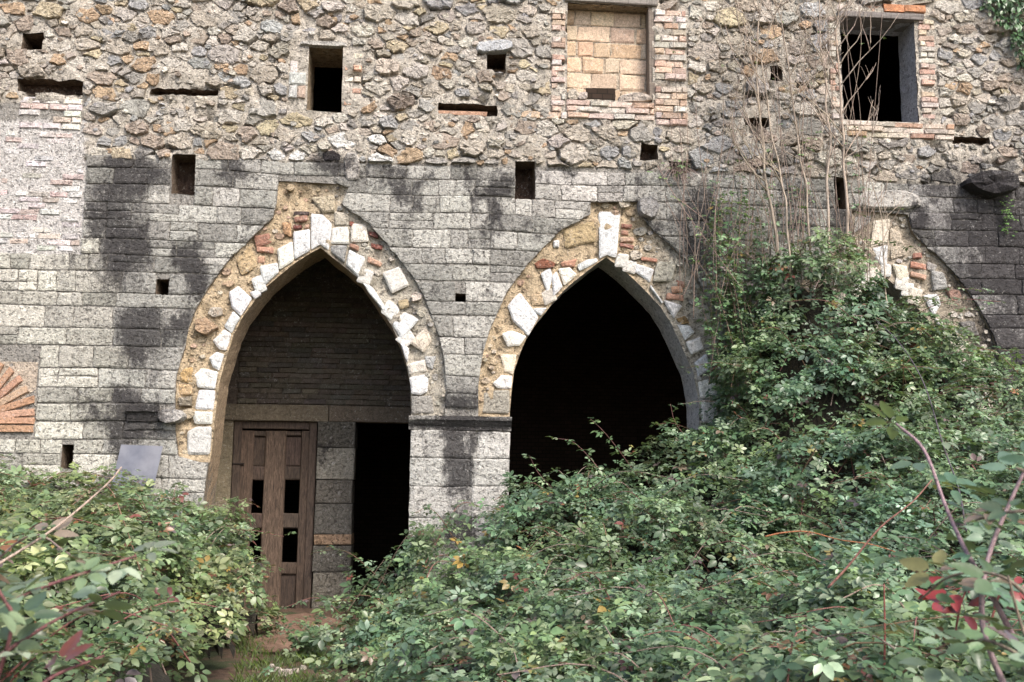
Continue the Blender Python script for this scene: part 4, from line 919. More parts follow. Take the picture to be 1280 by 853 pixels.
# grey sheet standing against the wall
tl, tr = W(152, 556, -.06), W(204, 558, -.06); bl_, br_ = W(139, 598, -.12), W(194, 600, -.12)
tl, tr, bl_, br_ = map(np.array, (tl, tr, bl_, br_))
k = (tl[2] - .01) / (tl[2] - bl_[2]); lowl, lowr = tl + (bl_ - tl) * k, tr + (br_ - tr) * k
lowl[0] = bl_[0] - .18; lowr[0] = br_[0] - .18; lowl[2] = lowr[2] = .02
V, F = [], []
NU, NV = 8, 16
for s_ in (0, 1):
    for j in range(NV + 1):
        for i in range(NU + 1):
            u, v = i / NU, j / NV; p = (tl * (1 - u) + tr * u) * (1 - v) + (lowl * (1 - u) + lowr * u) * v
            V.append((p[0], p[1] + .012 * math.sin(u * 7 + v * 9) + s_ * .004 - .02, p[2]))
N1 = (NU + 1) * (NV + 1)
for j in range(NV):
    for i in range(NU):
        a = j * (NU + 1) + i; F.append((a, a + NU + 1, a + NU + 2, a + 1)); F.append((N1 + a, N1 + a + 1, N1 + a + NU + 2, N1 + a + NU + 1))
V = np.array(V); c = np.array((V[:, 0].mean(), V[:, 1].mean(), V[:, 2].min()))
tag(link('metal_sheet', mesh('metal_sheet', V - c, F, (1, 1, 1), 0, True), M['metal'], None, c), 'dented grey metal sheet leaning against the wall behind the bramble', 'sheet')

# ------------------------------------------------------------------ foliage
def leaflet(L, Wd, rg, fold=.25, droop=.25):
    """one pointed oval leaflet along +y, folded on its midrib"""
    ys = (0, .18, .45, .75, 1.0); hw = (0.03, .62, 1.0, .70, 0.0); V, F = [], []
    for y, h in zip(ys, hw):
        z = -droop * y * y * L
        if h == 0: V.append((0, y * L, z)); continue
        w = Wd * .5 * h
        V += [(-w, y * L - .02 * L, z + fold * w), (0, y * L, z), (w, y * L - .02 * L, z + fold * w)]
    for k in range(3):
        a = 3 * k; F += [(a, a + 1, a + 4), (a, a + 4, a + 3), (a + 1, a + 2, a + 5), (a + 1, a + 5, a + 4)]
    F += [(9, 10, 12), (10, 11, 12)]
    return np.array(V), np.array(F)
def fine_leaflet(L, Wd, rg, fold=.25, droop=.25):
    n = 11; V, F = [], []
    for i in range(n + 1):
        y = i / n; h = math.sin(math.pi * min(1, y ** .8 * 1.0)) ** .75 if 0 < i < n else .02
        if i % 2: h *= .90
        w = Wd * .5 * h; z = -droop * y * y * L; b = .02 * L * math.sin(y * 30)
        V += [(-w, y * L - .03 * L * h, z + fold * w + b * h), (-w * .5, y * L - .01 * L, z + fold * w * .35 + b * .5), (0, y * L, z), (w * .5, y * L - .01 * L, z + fold * w * .35 + b * .5), (w, y * L - .03 * L * h, z + fold * w + b * h)]
    for i in range(n):
        for k in range(4):
            a = 5 * i + k; F += [(a, a + 1, a + 6), (a, a + 6, a + 5)]
    return np.array(V), np.array(F)
def compound(kind, rg, leaflet=leaflet):
    """unit compound leaf (about 1 long) of 3 or 5 leaflets on a short stalk"""
    VV, FF, n = [], [], 0
    spec = {3: [(0, .30, .62), (62, .20, .52), (-62, .20, .52)], 5: [(0, .34, .60), (48, .26, .52), (-48, .26, .52), (105, .16, .42), (-105, .16, .42)], 1: [(0, 0, 1.0)]}[kind]
    for an, st, L in spec:
        V, F = leaflet(L * rg.uniform(.9, 1.1), L * rg.uniform(.5, .64), rg, rg.uniform(.1, .4), rg.uniform(.0, .22))
        a = R(an + rg.uniform(-9, 9)); V[:, 1] += (.16 if kind > 1 else .06); tw = rg.uniform(-.3, .3)
        V = V @ np.array(Matrix.Rotation(tw, 3, 'Y')).T
        V[:, 1] += 0; V = V @ np.array(Matrix.Rotation(-a, 3, 'Z')).T; V[:, 1] += .30
        VV.append(V); FF.append(F + n); n += len(V)
    # stalk
    s = np.array([(-.012, 0, 0), (.012, 0, 0), (.008, .34, .0), (-.008, .34, .0)]); VV.append(s); FF.append(np.array([(0, 1, 2), (0, 2, 3)]) + n)
    return np.concatenate(VV), np.concatenate(FF)
rgl = random.Random(5)
LV = [compound(k, rgl) for k in (3, 3, 3, 5, 5, 3, 5, 3)]
IV = [compound(1, rgl) for _ in range(4)]
LF = [compound(k, rgl, fine_leaflet) for k in (3, 5, 3, 5, 3, 5)]
def frames(nrm, head):
    """rotation matrices with +z along nrm and +y along head made perpendicular"""
    nrm = nrm / np.linalg.norm(nrm, axis=1, keepdims=True)
    y = head - (head * nrm).sum(1, keepdims=True) * nrm; y /= np.linalg.norm(y, axis=1, keepdims=True) + 1e-9
    x = np.cross(y, nrm); return np.stack([x, y, nrm], 2)
GREENS = np.array([(.115, .170, .080), (.095, .155, .080), (.14, .195, .095), (.075, .125, .062), (.21, .26, .165), (.14, .195, .12)])
ODD = np.array([(.26, .19, .06), (.22, .11, .06), (.17, .06, .05), (.12, .085, .085), (.18, .135, .10), (.22, .21, .08), (.13, .10, .10), (.20, .16, .12)])
def leaf_cols(n, odd=.04, green=(1, 1, 1)):
    c = GREENS[nrs.randint(0, len(GREENS), n)] * np.array(green) * nrs.choice((.6, .75, .9, 1.05, 1.25, 1.5), (n, 1))
    m = nrs.rand(n) < odd; c[m] = ODD[nrs.randint(0, len(ODD), m.sum())] * nrs.uniform(.7, 1.2, (m.sum(), 1))
    return c
LEAF_ME = {}
def leaf_objs(name, parent, P, Rm, S, C, lib, mat, key):
    for i in range(len(P)):
        k = nrs.randint(len(lib)); kk = (key, k)
        if kk not in LEAF_ME: LEAF_ME[kk] = tri_mesh('leaf', lib[k][0], lib[k][1], (1, 1, 1))
        o = link(name, LEAF_ME[kk], M[mat], parent, P[i], tuple(C[i]))
        m = Matrix(Rm[i].tolist()); o.rotation_euler = m.to_euler(); s = float(S[i]); o.scale = (s, s, s)
def leaf_mass(name, parent, P, Rm, S, C, lib, mat):
    VV, FF, CC, n = [], [], [], 0; which = nrs.randint(0, len(lib), len(P))
    for k, (V, F) in enumerate(lib):
        m = np.where(which == k)[0]
        if not len(m): continue
        v = np.einsum('nij,vj->nvi', Rm[m], V) * S[m][:, None, None] + P[m][:, None, :]
        f = F[None] + (np.arange(len(m)) * len(V))[:, None, None] + n
        VV.append(v.reshape(-1, 3)); FF.append(f.reshape(-1, 3)); CC.append(np.repeat(C[m], len(V), 0)); n += len(m) * len(V)
    pw = Vector((0, 0, 0)); q = parent
    while q: pw += q.location; q = q.parent
    me = tri_mesh(name, np.concatenate(VV) - np.array(pw), np.concatenate(FF), np.concatenate(CC))
    o = link(name, me, M[mat], parent, pw); tag(o, kind='stuff'); return o
def scatter(parent, P, Rm, S, C, n_parts, lib=None, mat='leaf', key='b', mass='foliage'):
    lib = lib or LV
    px, py, d = proj(P); vis = (px > -10) & (px < 1290) & (py > -10) & (py < 863)
    score = np.where(vis, S / np.maximum(d, .3), 0) * nrs.uniform(.8, 1.2, len(P)); order = np.argsort(-score)
    a, b = order[:n_parts], order[n_parts:]
    leaf_objs('leaf', parent, P[a], Rm[a], S[a], C[a], lib, mat, key)
    if len(b): leaf_mass(mass, parent, P[b], Rm[b], S[b], C[b], lib, mat)

def field(ctrl, zero):
    """height of a thicket's leaf surface from surveyed points on it"""
    K = [W(*c) for c in ctrl] + [(x, y, 0.0) for x, y in zero]; K = np.array(K)
    def H(x, y):
        x = np.asarray(x, float); y = np.asarray(y, float)
        d2 = (x[..., None] - K[:, 0]) ** 2 + ((y[..., None] - K[:, 1]) * .9) ** 2 + .012
        w = d2 ** -1.9; return (w * K[:, 2]).sum(-1) / w.sum(-1)
    return H
def tangle(P, n, fr, amp=.12):
    return np.array([noise.noise(Vector((p[0] * fr, p[1] * fr, p[2] * fr + n))) for p in P]) * amp
def thicket(name, label, H, x0, x1, y0, y1, density, leaf, n_parts, odd=.04, green=(1, 1, 1), other=None, canes=40, step=.08, minz=.05, wob=.30, cane_cols=((.30, .14, .12), (.24, .16, .10), (.33, .26, .22))):
    gx, gy = np.meshgrid(np.arange(x0, x1, step), np.arange(y0, y1, step)); h = H(gx, gy)
    G = np.stack([gx, gy, h], -1)
    root = tag(empty(name, ((x0 + x1) / 2, (y0 + y1) / 2, 0)), label, 'bramble')
    # solid dark shell under the leaves; its colour stands in for inner shade
    px, py, d = proj(G.reshape(-1, 3)); fr_ok = ((px > -250) & (px < 1530) & (d > .9)).reshape(h.shape)
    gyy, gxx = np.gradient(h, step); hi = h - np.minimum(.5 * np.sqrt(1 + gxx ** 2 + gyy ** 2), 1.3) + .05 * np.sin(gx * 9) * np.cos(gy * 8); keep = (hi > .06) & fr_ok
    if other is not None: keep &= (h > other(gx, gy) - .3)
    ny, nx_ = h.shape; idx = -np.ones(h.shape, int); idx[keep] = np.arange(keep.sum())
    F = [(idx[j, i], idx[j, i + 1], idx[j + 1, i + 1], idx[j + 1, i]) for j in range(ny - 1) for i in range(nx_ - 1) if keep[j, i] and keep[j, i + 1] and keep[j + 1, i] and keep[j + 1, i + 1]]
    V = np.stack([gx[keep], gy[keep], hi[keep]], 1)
    o = link('dark_inner_shell', mesh('dark_inner_shell', V - np.array(root.location), F, (1, 1, 1), 0, True), M['inner_shade'], root, root.location); tag(o, kind='stuff')
    # leaves over the surface
    a = G[:-1, :-1].reshape(-1, 3); b = G[:-1, 1:].reshape(-1, 3); c = G[1:, :-1].reshape(-1, 3)
    nr_ = np.cross(b - a, c - a); ar = np.linalg.norm(nr_, axis=1); nr_ = nr_ / ar[:, None]
    px, py, d = proj(a); ok = (px > -120) & (px < 1400) & (py < 1000) & (py > -60) & (d > 1.0) & (a[:, 2] > minz)
    if other is not None: ok &= a[:, 2] > other(a[:, 0], a[:, 1]) - .12
    face = ((np.array(CAM) - a) * nr_).sum(1) > -.25 * np.linalg.norm(np.array(CAM) - a, axis=1)
    wgt = ar * ok * np.where(face, 1, .25) * np.clip(.85 + 2.2 * tangle(a, 3, 2.6, 1.0), .12, 1.5)
    n = int(wgt.sum() * density); pick = nrs.choice(len(a), n, p=wgt / wgt.sum())
    u, v = nrs.rand(n, 1), nrs.rand(n, 1); P = a[pick] + u * (b - a)[pick] + v * (c - a)[pick]; N = nr_[pick]
    depth = np.minimum(nrs.exponential(.12, n), .5) - .05
    P = P + N * (tangle(P, 1, 1.9, wob) + tangle(P, 7, 5.0, wob * .6) - depth)[:, None]
    ok = (P[:, 2] > .02) & (P[:, 1] < -.04); P, N, depth = P[ok], N[ok], depth[ok]; n = len(P)
    nn = N * .38 + np.array((0, -.30, .72)) + nrs.normal(0, .32, (n, 3))
    head = N * np.array((.8, .8, 0)) + nrs.normal(0, .8, (n, 3)) + np.array((0, -.15, -.12))
    Rm = frames(nn, head); S = leaf * nrs.choice((.55, .75, .9, 1.0, 1.15, 1.45), n) * nrs.uniform(.85, 1.15, n); C = leaf_cols(n, odd, green)
    f1 = np.clip(tangle(P, 21, 1.1, 1.6), -.6, .6)[:, None]; f2 = np.clip(tangle(P, 33, 2.6, 1.5), -.5, .5)[:, None]
    C = C * (1 + f1 * np.array((.20, .06, -.14))) * (1 + f2 * .55)
    # canes arching out of the tangle, leaves along their ends
    eP, eN, eH, eS = [], [], [], []
    for k in range(canes):
        i = nrs.randint(n); p = Vector(P[i]); nv = Vector(N[i]); az_ = rnd.uniform(0, 6.283); side = Vector((math.cos(az_), math.sin(az_), 0))
        L = rnd.uniform(.35, .9); out = nv * .35 + Vector((0, 0, .5))
        pts = [p - out * .5 - side * L * .5, p - nv * .06, p + out * .20 + side * L * .45, p + out * .14 + side * L]
        if pts[-1].y > -.08: continue
        pts = spline(pts, 4); V, F = tube_vf(pts, [.006 - .004 * t / len(pts) for t in range(len(pts))], 5)
        V = np.array(V); c0 = V.mean(0); link('cane', mesh('cane', V - c0, F, jit_col(rnd.choice(cane_cols), .2), 0), M['cane'], root, c0)
        for t in range(4, len(pts)):
            for q in range(2):
                eP.append(tuple(pts[t] + Vector((rnd.gauss(0, .015),) * 3))); eN.append((rnd.gauss(0, .3), rnd.gauss(-.1, .3), 1)); eH.append((rnd.gauss(0, 1), rnd.gauss(0, 1), rnd.gauss(0, .3))); eS.append(leaf * rnd.uniform(.5, 1.0))
    if eP:
        eP, eN, eH, eS = map(np.array, (eP, eN, eH, eS)); P = np.concatenate([P, eP]); Rm = np.concatenate([Rm, frames(eN, eH)]); S = np.concatenate([S, eS]); C = np.concatenate([C, leaf_cols(len(eP), odd, green)])
    scatter(root, P, Rm, S, C, n_parts)
    print(name, len(P)); return root

g0 = lambda px, py, y: U(px, py, y)[0]
H_left = field([(-120, 585, -1), (0, 600, -.9), (70, 603, -.8), (120, 614, -.8), (165, 632, -.8), (205, 630, -.8), (240, 620, -.9), (275, 645, -1.1), (305, 690, -1.5), (318, 740, -2.1), (312, 800, -3.),
                (0, 640, -3), (100, 650, -3), (200, 660, -2.6), (270, 710, -2.6), (0, 690, -5.5), (100, 700, -5), (200, 730, -4.6), (280, 790, -4.4), (0, 760, -7.8), (120, 790, -7.2), (220, 830, -6.4), (300, 880, -5.6), (0, 853, -8.9), (100, 900, -8.6), (-150, 700, -8), (-150, 640, -4)],
               [(g0(338, 770, -1), -.9), (g0(334, 760, 0) + .05, -.25), (g0(342, 800, -2), -2), (g0(345, 840, -3.2), -3.2), (g0(345, 853, -4.2), -4.2), (g0(345, 853, -5.5), -5.5), (g0(335, 853, -7), -7), (g0(345, 853, -8.2) + .05, -8.2), (g0(330, 853, -9.5) + .1, -9.5), (0.0, -10.5), (-1, -11)])
H_mid = field([(440, 760, -1.), (480, 722, -.8), (520, 695, -.7), (570, 665, -.6), (630, 632, -.6), (690, 612, -.6), (760, 598, -.6), (830, 572, -.6), (880, 555, -.6), (950, 560, -.6),
               (440, 800, -2), (480, 775, -2.4), (560, 722, -2.4), (650, 690, -2.4), (750, 665, -2.4), (850, 640, -2.4), (440, 830, -3.6), (520, 800, -4), (620, 780, -4.2), (740, 765, -4.4), (860, 750, -4.6), (970, 765, -4.8),
               (480, 890, -4.8), (600, 880, -5.6), (740, 870, -6.0), (880, 850, -6.4), (1000, 840, -6.8), (1100, 800, -7.2), (1060, 700, -5.2)],
              [(g0(425, 780, -.6), -.4), (g0(415, 790, -1.4), -1.4), (g0(408, 820, -2.4), -2.4), (g0(404, 853, -3.6), -3.6), (g0(404, 853, -4.6), -4.6), (g0(404, 853, -3.), -3.), (g0(408, 853, -4.1), -4.1), (g0(400, 853, -5.6), -5.6), (g0(430, 853, -6.6), -6.6), (g0(560, 853, -7.6), -7.6), (g0(700, 853, -8.2), -8.2), (.6, -9.4)])
H_tall = field([(884, 520, -.4), (900, 460, -.4), (925, 400, -.4), (955, 350, -.4), (985, 300, -.5), (1030, 296, -.5), (1075, 330, -.6), (1130, 382, -.7), (1180, 440, -.8), (1230, 468, -.9), (1290, 484, -1.), (1380, 495, -1.),
                (905, 540, -1.0), (960, 440, -1.0), (1040, 430, -1.2), (1120, 475, -1.4), (1200, 520, -1.8), (1290, 540, -2.1), (905, 590, -1.8), (980, 540, -1.9), (1060, 540, -2.2), (1140, 560, -2.6), (1230, 590, -3.1), (1300, 600, -3.4),
                (930, 660, -2.8), (1010, 650, -3.1), (1100, 650, -3.7), (1190, 670, -4.4), (1290, 690, -5.0), (1050, 735, -4.4), (1130, 750, -5.2), (1220, 770, -6.0), (1300, 780, -6.6), (1150, 850, -7), (1240, 853, -7.6), (1330, 850, -8)],
               [(g0(868, 500, -.4), -.4), (g0(866, 560, -1.2), -1.2), (g0(872, 640, -2.2), -2.2), (g0(890, 700, -3.2), -3.2), (g0(960, 760, -4.6), -4.6), (g0(1050, 853, -6.4), -6.4), (g0(1140, 853, -8.3), -8.3)])
thicket('bramble_thicket', 'yellowish green low bramble thicket in front of the metal sheet, left of the door', H_left, -6.5, g0(350, 800, 0), -9.6, -.05, 640, .102, 298, .07, (1.12, 1.06, .93), canes=110)
thicket('bramble_thicket', 'broad green bramble mound burying the pier foot between the two open arches', H_mid, g0(392, 800, 0), 3.6, -8.4, -.05, 680, .098, 298, .05, (.95, 1.0, .98), other=lambda x, y: np.where(x > g0(875, 600, 0), H_tall(x, y), -1), canes=150)
thicket('bramble_thicket', 'tall bramble heap climbing over the half buried arch beneath the bare saplings', H_tall, g0(868, 400, 0) - .05, 7.2, -8.6, -.05, 720, .094, 298, .03, (.95, 1.03, 1.02), other=lambda x, y: np.where(x < g0(1010, 700, -4), H_mid(x, y), -1), canes=170)

# --- single long canes with large leaves
def long_cane(name, label, paths, leaf, every, r, colr, odd=.08, green=(1, 1, 1), tilt=.35, nleaf=1):
    b = W(*paths[0][0]); root = tag(empty(name, (b[0], b[1], 0)), label, 'bramble')
    eP, eN, eH, eS = [], [], [], []
    for path in paths:
        pts = [Vector(W(*p)) for p in path]
        pts = spline(pts, 6); m = len(pts)
        V, F = tube_vf(pts, [r * (1 - .55 * t / m) for t in range(m)], 6); V = np.array(V); c0 = V.mean(0)
        link('cane', mesh('cane', V - c0, F, jit_col(colr, .15), 0, True), M['cane'], root, c0)
        acc = 0
        for t in range(1, m):
            acc += (pts[t] - pts[t - 1]).length
            while acc > every:
                acc -= every
                for q in range(nleaf):
                    d = (pts[t] - pts[t - 1]).normalized(); s = Vector((rnd.gauss(0, 1), rnd.gauss(0, 1), rnd.gauss(0, .6)))
                    eP.append(tuple(pts[t])); eN.append((rnd.gauss(0, tilt), rnd.gauss(-.35, tilt), 1)); eH.append(tuple(s + d * .5)); eS.append(leaf * rnd.uniform(.7, 1.25))
    if eP:
        eP, eN, eH, eS = map(np.array, (eP, eN, eH, eS)); near = paths[0][0][2] < -6; scatter(root, eP, frames(eN, eH), eS, leaf_cols(len(eP), odd, np.array(green) * (1.05 if near else 1)), 290, LF if near else LV, 'leaf', 'f' if near else 'b')
    return root
lc = long_cane
lc('bramble_cane', 'thick purple grey bramble cane with large leaves, beside dark red leaves', [[(1300, 880, -9.0), (1275, 815, -9.0), (1240, 745, -9.0), (1208, 690, -8.9), (1182, 633, -8.8), (1155, 563, -8.7), (1120, 530, -8.6)], [(1275, 900, -9.2), (1237, 813, -9.1), (1227, 762, -9.05), (1236, 695, -9.0), (1264, 625, -9.0), (1290, 570, -9.0)]], .115, .07, .0085, (.34, .25, .27), .05, (.95, 1.05, 1.15))
lc('bramble_cane', 'slanting reddish bramble cane with few leaves in front of the tall heap', [[(1035, 735, -7.2), (1060, 708, -7.2), (1100, 660, -7.2), (1140, 628, -7.2), (1165, 600, -7.1)]], .12, .17, .0055, (.36, .17, .14), .1)
lc('bramble_cane', 'arching orange red bramble cane, nearly bare', [[(956, 671, -6.6), (980, 666, -6.6), (1010, 665, -6.6), (1050, 675, -6.6), (1090, 681, -6.6), (1131, 694, -6.6)]], .14, .3, .0045, (.42, .17, .07), .1)
lc('bramble_cane', 'upright red bramble stem rising from the low leaves', [[(1104, 870, -7.6), (1106, 800, -7.6), (1105, 730, -7.6)]], .12, .12, .0055, (.42, .14, .11), .1)
lc('bramble_cane', 'long dark arching bramble cane crossing the tall heap', [[(1208, 665, -5.4), (1198, 610, -5.3), (1180, 560, -5.1), (1155, 480, -4.8), (1125, 430, -4.5), (1095, 400, -4.2)]], .13, .16, .006, (.13, .11, .14), .04)
lc('bramble_cane', 'pale grey bramble cane slanting over the yellowish thicket below the metal sheet', [[(-30, 722, -8.0), (0, 704, -8.0), (69, 660, -7.9), (131, 608, -7.8), (152, 584, -7.75)]], .12, .2, .0055, (.50, .43, .36), .15, (1.2, 1.1, 1))
lc('bramble_cane', 'dark red bramble canes with broad purplish green leaves', [[(-20, 900, -9.4), (15, 785, -9.4), (5, 750, -9.4), (-15, 720, -9.4)], [(-30, 840, -9.3), (30, 800, -9.2), (80, 770, -9.1), (150, 740, -9.0)], [(-30, 780, -9.3), (40, 740, -9.2), (110, 715, -9.1), (170, 695, -9.)], [(20, 900, -9.4), (60, 850, -9.3), (130, 820, -9.2)]], .105, .055, .005, (.24, .10, .10), .12, (1.0, .95, 1.05))
lc('bramble_cane', 'leafy bramble sprays hanging in the near corner under the purple grey cane', [[(1300, 760, -9.2), (1250, 720, -9.2), (1190, 720, -9.1), (1150, 750, -9.)], [(1310, 840, -9.3), (1230, 800, -9.2), (1170, 820, -9.1)], [(1310, 640, -9.4), (1265, 640, -9.4), (1220, 650, -9.3)], [(1310, 600, -9.5), (1270, 585, -9.5)], [(1320, 860, -9.5), (1280, 790, -9.4), (1260, 720, -9.4)]], .11, .045, .005, (.26, .22, .16), .1, (.95, 1.05, 1.1))
lc('bramble_cane', 'crimson leaved bramble spray among the green leaves', [[(1190, 820, -8.4), (1200, 760, -8.4), (1215, 720, -8.4)], [(1235, 790, -8.5), (1250, 740, -8.5), (1262, 715, -8.5)]], .12, .05, .004, (.3, .1, .08), .0, (.95, .10, .14))
# sprigs standing up against the dark second arch
lc('bramble_sprig', 'upright bramble sprigs standing out against the dark second arch', [[(800, 600, -.8), (775, 565, -.8), (755, 540, -.8), (738, 524, -.8)], [(760, 600, -.8), (735, 570, -.8), (715, 552, -.8), (693, 548, -.8)], [(690, 610, -.8), (672, 590, -.8), (662, 570, -.8)], [(870, 560, -.7), (845, 530, -.7), (838, 505, -.7)]], .10, .05, .004, (.25, .13, .12), .02, (1.1, 1.15, 1.1))
lc('bramble_sprig', 'leafy bramble spray reaching across the dark opening beside the door', [[(470, 740, -.9), (490, 700, -.9), (505, 675, -.9), (520, 660, -.9)], [(430, 770, -1), (455, 735, -1.), (480, 700, -1.)]], .10, .06, .004, (.3, .22, .18), .03)

# ------------------------------------------------------------------ bare saplings and twigs before the wall
def sapling(label, path, r0, seed, twigs, side=0):
    rg = random.Random(seed); pts = [Vector(W(*p)) for p in path]; base = Vector((pts[0].x + rg.uniform(-.1, .1), pts[0].y, 0.0))
    pts = spline([base] + pts, 6); m = len(pts)
    pts = [p + Vector((.045 * noise.noise(Vector((p.z * 2.3, seed, 0))), .03 * noise.noise(Vector((p.z * 2.3, seed, 9))), 0)) for p in pts]
    root = tag(empty('bare_sapling', base), label, 'sapling', 'bare saplings in front of the wall')
    t0 = jit_col((.95, .92, .9), .12, .02, rg)
    V, F = tube_vf(pts, [r0 * (1 - .7 * t / m) for t in range(m)], 7); V = np.array(V)
    link('stem', mesh('stem', V - np.array(base), F, t0, 0, True), M['bark_pale'], root, base)
    def grow(p, d, L, r, lev):
        q = [p]; n = 6
        for i in range(n):
            d = (d + Vector((rg.gauss(0, .16), rg.gauss(0, .12), rg.gauss(.10, .10)))).normalized(); 
            nx_ = q[-1] + d * L / n
            if nx_.y > -.06: d.y = -abs(d.y); nx_ = q[-1] + d * L / n
            q.append(nx_)
        V, F = tube_vf(q, [r * (1 - .75 * i / n) for i in range(n + 1)], 5); V = np.array(V); c0 = V[:5].mean(0)
        link('twig', mesh('twig', V - c0, F, jit_col(t0, .15), 0, True), M['bark_pale'], root, c0)
        if lev > 0:
            for _ in range(rg.choice((1, 2, 2))):
                i = rg.randrange(2, n); az_ = rg.uniform(0, 6.28); grow(q[i], (d + Vector((math.cos(az_), math.sin(az_) * .4, .3)) * .8).normalized(), L * rg.uniform(.4, .65), r * .6, lev - 1)
    for k in range(twigs):
        i = int(m * rg.uniform(.36, .95)); s = rg.choice((-1, 1)) if not side else side
        grow(pts[i], Vector((s * rg.uniform(.3, .9), rg.uniform(-.4, .1), rg.uniform(.5, 1.))).normalized(), rg.uniform(.5, 1.1), r0 * .42, 2)
    return root
sapling('pale bare sapling forking beside the dark upper window', [(1060, 300, -.5), (1054, 200, -.5), (1051, 120, -.5), (1046, 50, -.5), (1052, -20, -.5)], .020, 1, 13)
sapling('straight grey bare sapling between the other saplings', [(1036, 300, -.45), (1036, 200, -.45), (1034, 120, -.45), (1026, 60, -.45), (1024, -30, -.45)], .019, 2, 12)
sapling('slender bare sapling with side twigs spreading towards the walled-up window', [(972, 330, -.4), (960, 240, -.4), (952, 170, -.4), (946, 90, -.4), (952, -20, -.4)], .022, 3, 13, -1)
sapling('thin bare sapling leaning over the rubble stones', [(1012, 300, -.5), (1000, 200, -.5), (990, 120, -.5), (980, 50, -.5), (964, -30, -.5)], .015, 4, 12)
sapling('darkest bare sapling, bowed, rising from the tall bramble heap', [(985, 320, -.6), (978, 230, -.6), (962, 150, -.6), (955, 60, -.6), (985, -20, -.6)], .014, 5, 12)
sapling('short dark bare sapling before the buried arch', [(1112, 420, -.8), (1106, 340, -.75), (1104, 290, -.7), (1096, 250, -.7), (1088, 225, -.7)], .011, 6, 4)
lc('bramble_cane', 'thin bramble cane arching from the crevice plant down into the heap', [[(822, 208, -.1), (850, 255, -.3), (890, 310, -.5), (930, 365, -.8)], [(850, 250, -.2), (900, 290, -.3), (950, 330, -.5)]], .09, .14, .005, (.42, .33, .28), .02, (1.3, 1.4, 1))
lc('bramble_cane', 'leafy bramble shoots climbing among the bare saplings', [[(880, 380, -.3), (880, 330, -.3), (890, 290, -.3), (905, 250, -.3), (925, 200, -.3)], [(1000, 300, -.4), (1005, 230, -.4), (1015, 180, -.4), (1030, 150, -.4)], [(960, 300, -.4), (965, 200, -.4), (972, 150, -.4)], [(1080, 320, -.5), (1075, 260, -.5), (1070, 210, -.5), (1062, 180, -.5)]], .10, .13, .005, (.36, .28, .24), .03, (1.1, 1.25, 1.1))

pp = []
for k in range(44):
    x0 = rnd.uniform(885, 985); y0 = rnd.uniform(380, 540); yy = -rnd.uniform(.25, .6); dx = rnd.uniform(-45, 25); up = rnd.uniform(90, 190)
    pp.append([(x0, y0, yy), (x0 + dx * .3, y0 - up * .4, yy), (x0 + dx * .7, y0 - up * .75, yy + .05), (x0 + dx + rnd.uniform(-10, 10), y0 - up, yy + .1)])
lc('bramble_cane', 'loose leafy bramble sprays standing up the wall between the second arch and the saplings', pp, .10, .045, .0045, (.30, .22, .18), .03, (1.0, 1.15, 1.1))
ds = []
for k in range(80):
    x0 = rnd.uniform(850, 1090); y0 = rnd.uniform(300, 400); yy = -rnd.uniform(.2, .55); dx = rnd.gauss(0, 34); up = rnd.choice((90, 130, 180, 240, 330)) * rnd.uniform(.8, 1.2)
    ds.append([(x0, y0, yy), (x0 + dx * .2 + rnd.gauss(0, 5), y0 - up * .35, yy), (x0 + dx * .6 + rnd.gauss(0, 6), y0 - up * .7, yy + .03), (x0 + dx, y0 - up, yy + .08)])
lc('dry_stems', 'thin dry brown stems standing among the bare saplings above the heap', ds, .06, 1.3, .0048, (.36, .29, .24), .1, (1.2, 1.3, 1))
# ivy on the wall's upper corner, small wall plants
iv = tag(empty('ivy', W(1262, 10, 0)), 'dark green ivy hanging over the rubble beside the dark upper window', 'ivy')
P, N, Hd = [], [], []
ivp = [(1222, -20), (1228, 12), (1238, 28), (1252, 40), (1262, 62), (1272, 84), (1290, 90), (1340, 100), (1340, -60), (1222, -60)]
ivp = loopU(ivp)
while len(P) < 1500:
    x = rnd.uniform(min(p[0] for p in ivp), max(p[0] for p in ivp)); z = rnd.uniform(min(p[1] for p in ivp), max(p[1] for p in ivp))
    if not in_poly(np.array([(x, z)]), ivp)[0]: continue
    P.append((x, -.05 - abs(rnd.gauss(0, .06)), z)); N.append((rnd.gauss(0, .35), -1, rnd.gauss(.45, .35))); Hd.append((rnd.gauss(0, .6), -.2, -1))
P, N, Hd = map(np.array, (P, N, Hd)); scatter(iv, P, frames(N, Hd), nrs.uniform(.05, .095, len(P)), leaf_cols(len(P), .0, (.5, .72, .55)), 290, IV, 'ivy', 'i')
for k in range(5):
    x = W(1240 + 12 * k, 0, 0)[0]; pts = [(x + .05 * i * math.sin(k + i), -.05, W(1260, -50, 0)[2] - i * .2) for i in range(4)]
    V, F = tube_vf(pts, .007, 5); V = np.array(V); c0 = V.mean(0); link('stem', mesh('stem', V - c0, F, (.6, .5, .4), 0), M['bark_pale'], iv, c0)
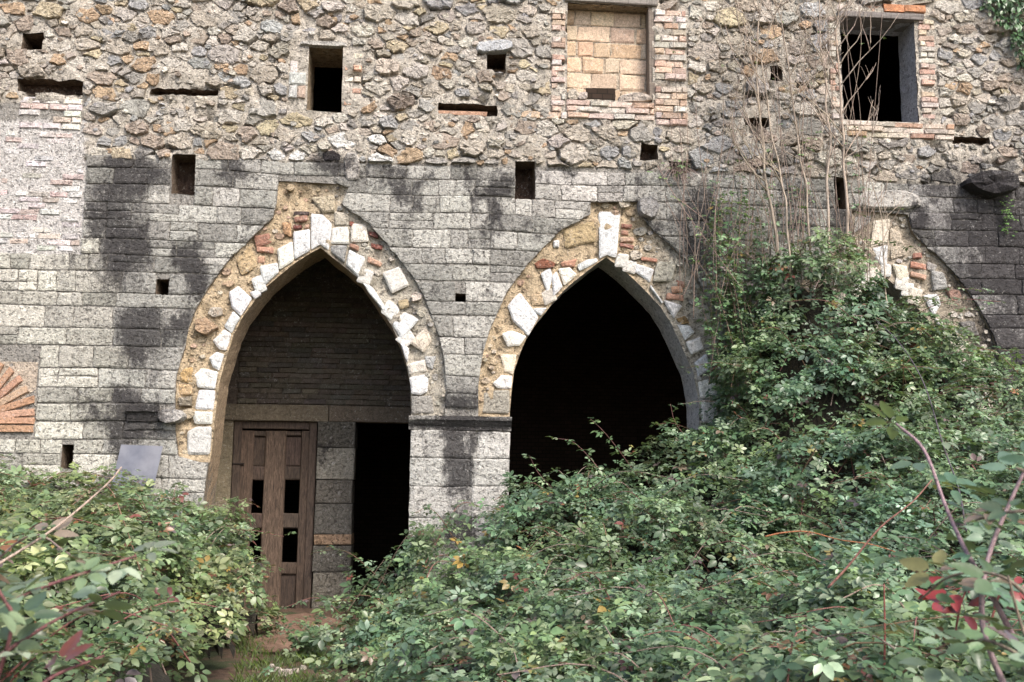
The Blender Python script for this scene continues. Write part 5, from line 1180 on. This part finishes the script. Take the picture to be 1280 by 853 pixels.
def tuft(name, label, px, py, n, leaf, spread, green, dry=0):
    b = W(px, py, -.02); root = tag(empty(name, b), label, 'plant'); P, N, Hd = [], [], []
    for i in range(dry):
        an = rnd.uniform(0, 6.28); d = Vector((math.cos(an) * .8, -abs(rnd.gauss(.5, .2)), math.sin(an) * .6)); L = rnd.uniform(.1, .3)
        pts = [Vector(b), Vector(b) + d * L * .5 + Vector((0, 0, .03)), Vector(b) + d * L + Vector((0, 0, -.05))]
        V, F = tube_vf(spline(pts, 3), .003, 4); V = np.array(V); c0 = V.mean(0); link('stem', mesh('stem', V - c0, F, jit_col((.40, .33, .30), .2), 0), M['cane'], root, c0)
    for i in range(n):
        P.append((b[0] + rnd.gauss(0, spread[0]), b[1] - abs(rnd.gauss(.03, .05)), b[2] + rnd.gauss(0, spread[1]))); N.append((rnd.gauss(0, .4), -.6, 1)); Hd.append((rnd.gauss(0, 1), -.6, rnd.gauss(-.2, .5)))
    if n: P, N, Hd = map(np.array, (P, N, Hd)); scatter(root, P, frames(N, Hd), leaf * nrs.uniform(.6, 1.2, n), leaf_cols(n, 0, green), 200, LV, 'leaf', 'b')
tuft('wall_plant', 'small bright green plant rooted in the blackened blocks below a projecting stone', 1256, 268, 40, .06, (.04, .13), (1.2, 1.6, .8))
tuft('wall_plant', 'dry tangled plant in a crevice of the rubble beside the walled-up window', 846, 214, 10, .07, (.12, .08), (1.3, 1.6, 1), 60)

# ------------------------------------------------------------------ path: grass, loose stones
gv, gf, gc = [], [], []; n = 0
for i in range(5200):
    y = rnd.uniform(-5.2, -.5); px_ = rnd.uniform(296, 420); x = g0(px_, 800, y); z = gz(x, y)
    if noise.noise(Vector((x * 2, y * 2, 0))) < -.12 or (abs(px_ - 366) < 22 and y > -1.9 and rnd.random() < .93): continue
    h = rnd.uniform(.03, .10); an = rnd.uniform(0, 6.28); dx, dy = math.cos(an) * .004, math.sin(an) * .004; lx, ly = rnd.gauss(0, .4) * h, rnd.gauss(0, .4) * h
    gv += [(x - dx, y - dy, z), (x + dx, y + dy, z), (x + lx * .4, y + ly * .4, z + h * .6), (x + lx, y + ly, z + h)]; gf += [(n, n + 1, n + 2), (n, n + 2, n + 3)]
    c = np.array((.10, .15, .03)) * rnd.uniform(.6, 1.3); gc += [c] * 4; n += 4
tag(link('grass', tri_mesh('grass', gv, gf, np.array(gc)), M['leaf']), 'short grass and moss along the dirt path to the door', 'grass', kind='stuff')
for i, (px_, py_, s) in enumerate(((352, 826, .05), (362, 828, .035), (371, 822, .03), (349, 812, .03), (380, 824, .028), (340, 838, .03))):
    yy = -2.9 + i * .08; x = g0(px_, py_, yy); pl = [(x + s * math.cos(a * .785) * rnd.uniform(.7, 1.1), s * .7 * math.sin(a * .785)) for a in range(8)]
    V, F = stone_vf(pl, 0, s * .7, .5); V = [(v[0], yy + v[2], -v[1] + gz(x, yy) + .01) for v in V]; V = np.array(V); c0 = V.mean(0); c0[2] = V[:, 2].min()
    tag(link('loose_stone', mesh('loose_stone', V - c0, F, jit_col((.42, .37, .32)), 0), M['rubble'], None, c0), 'small pale loose stone lying on the path before the door', 'stone', 'loose stones on the path')
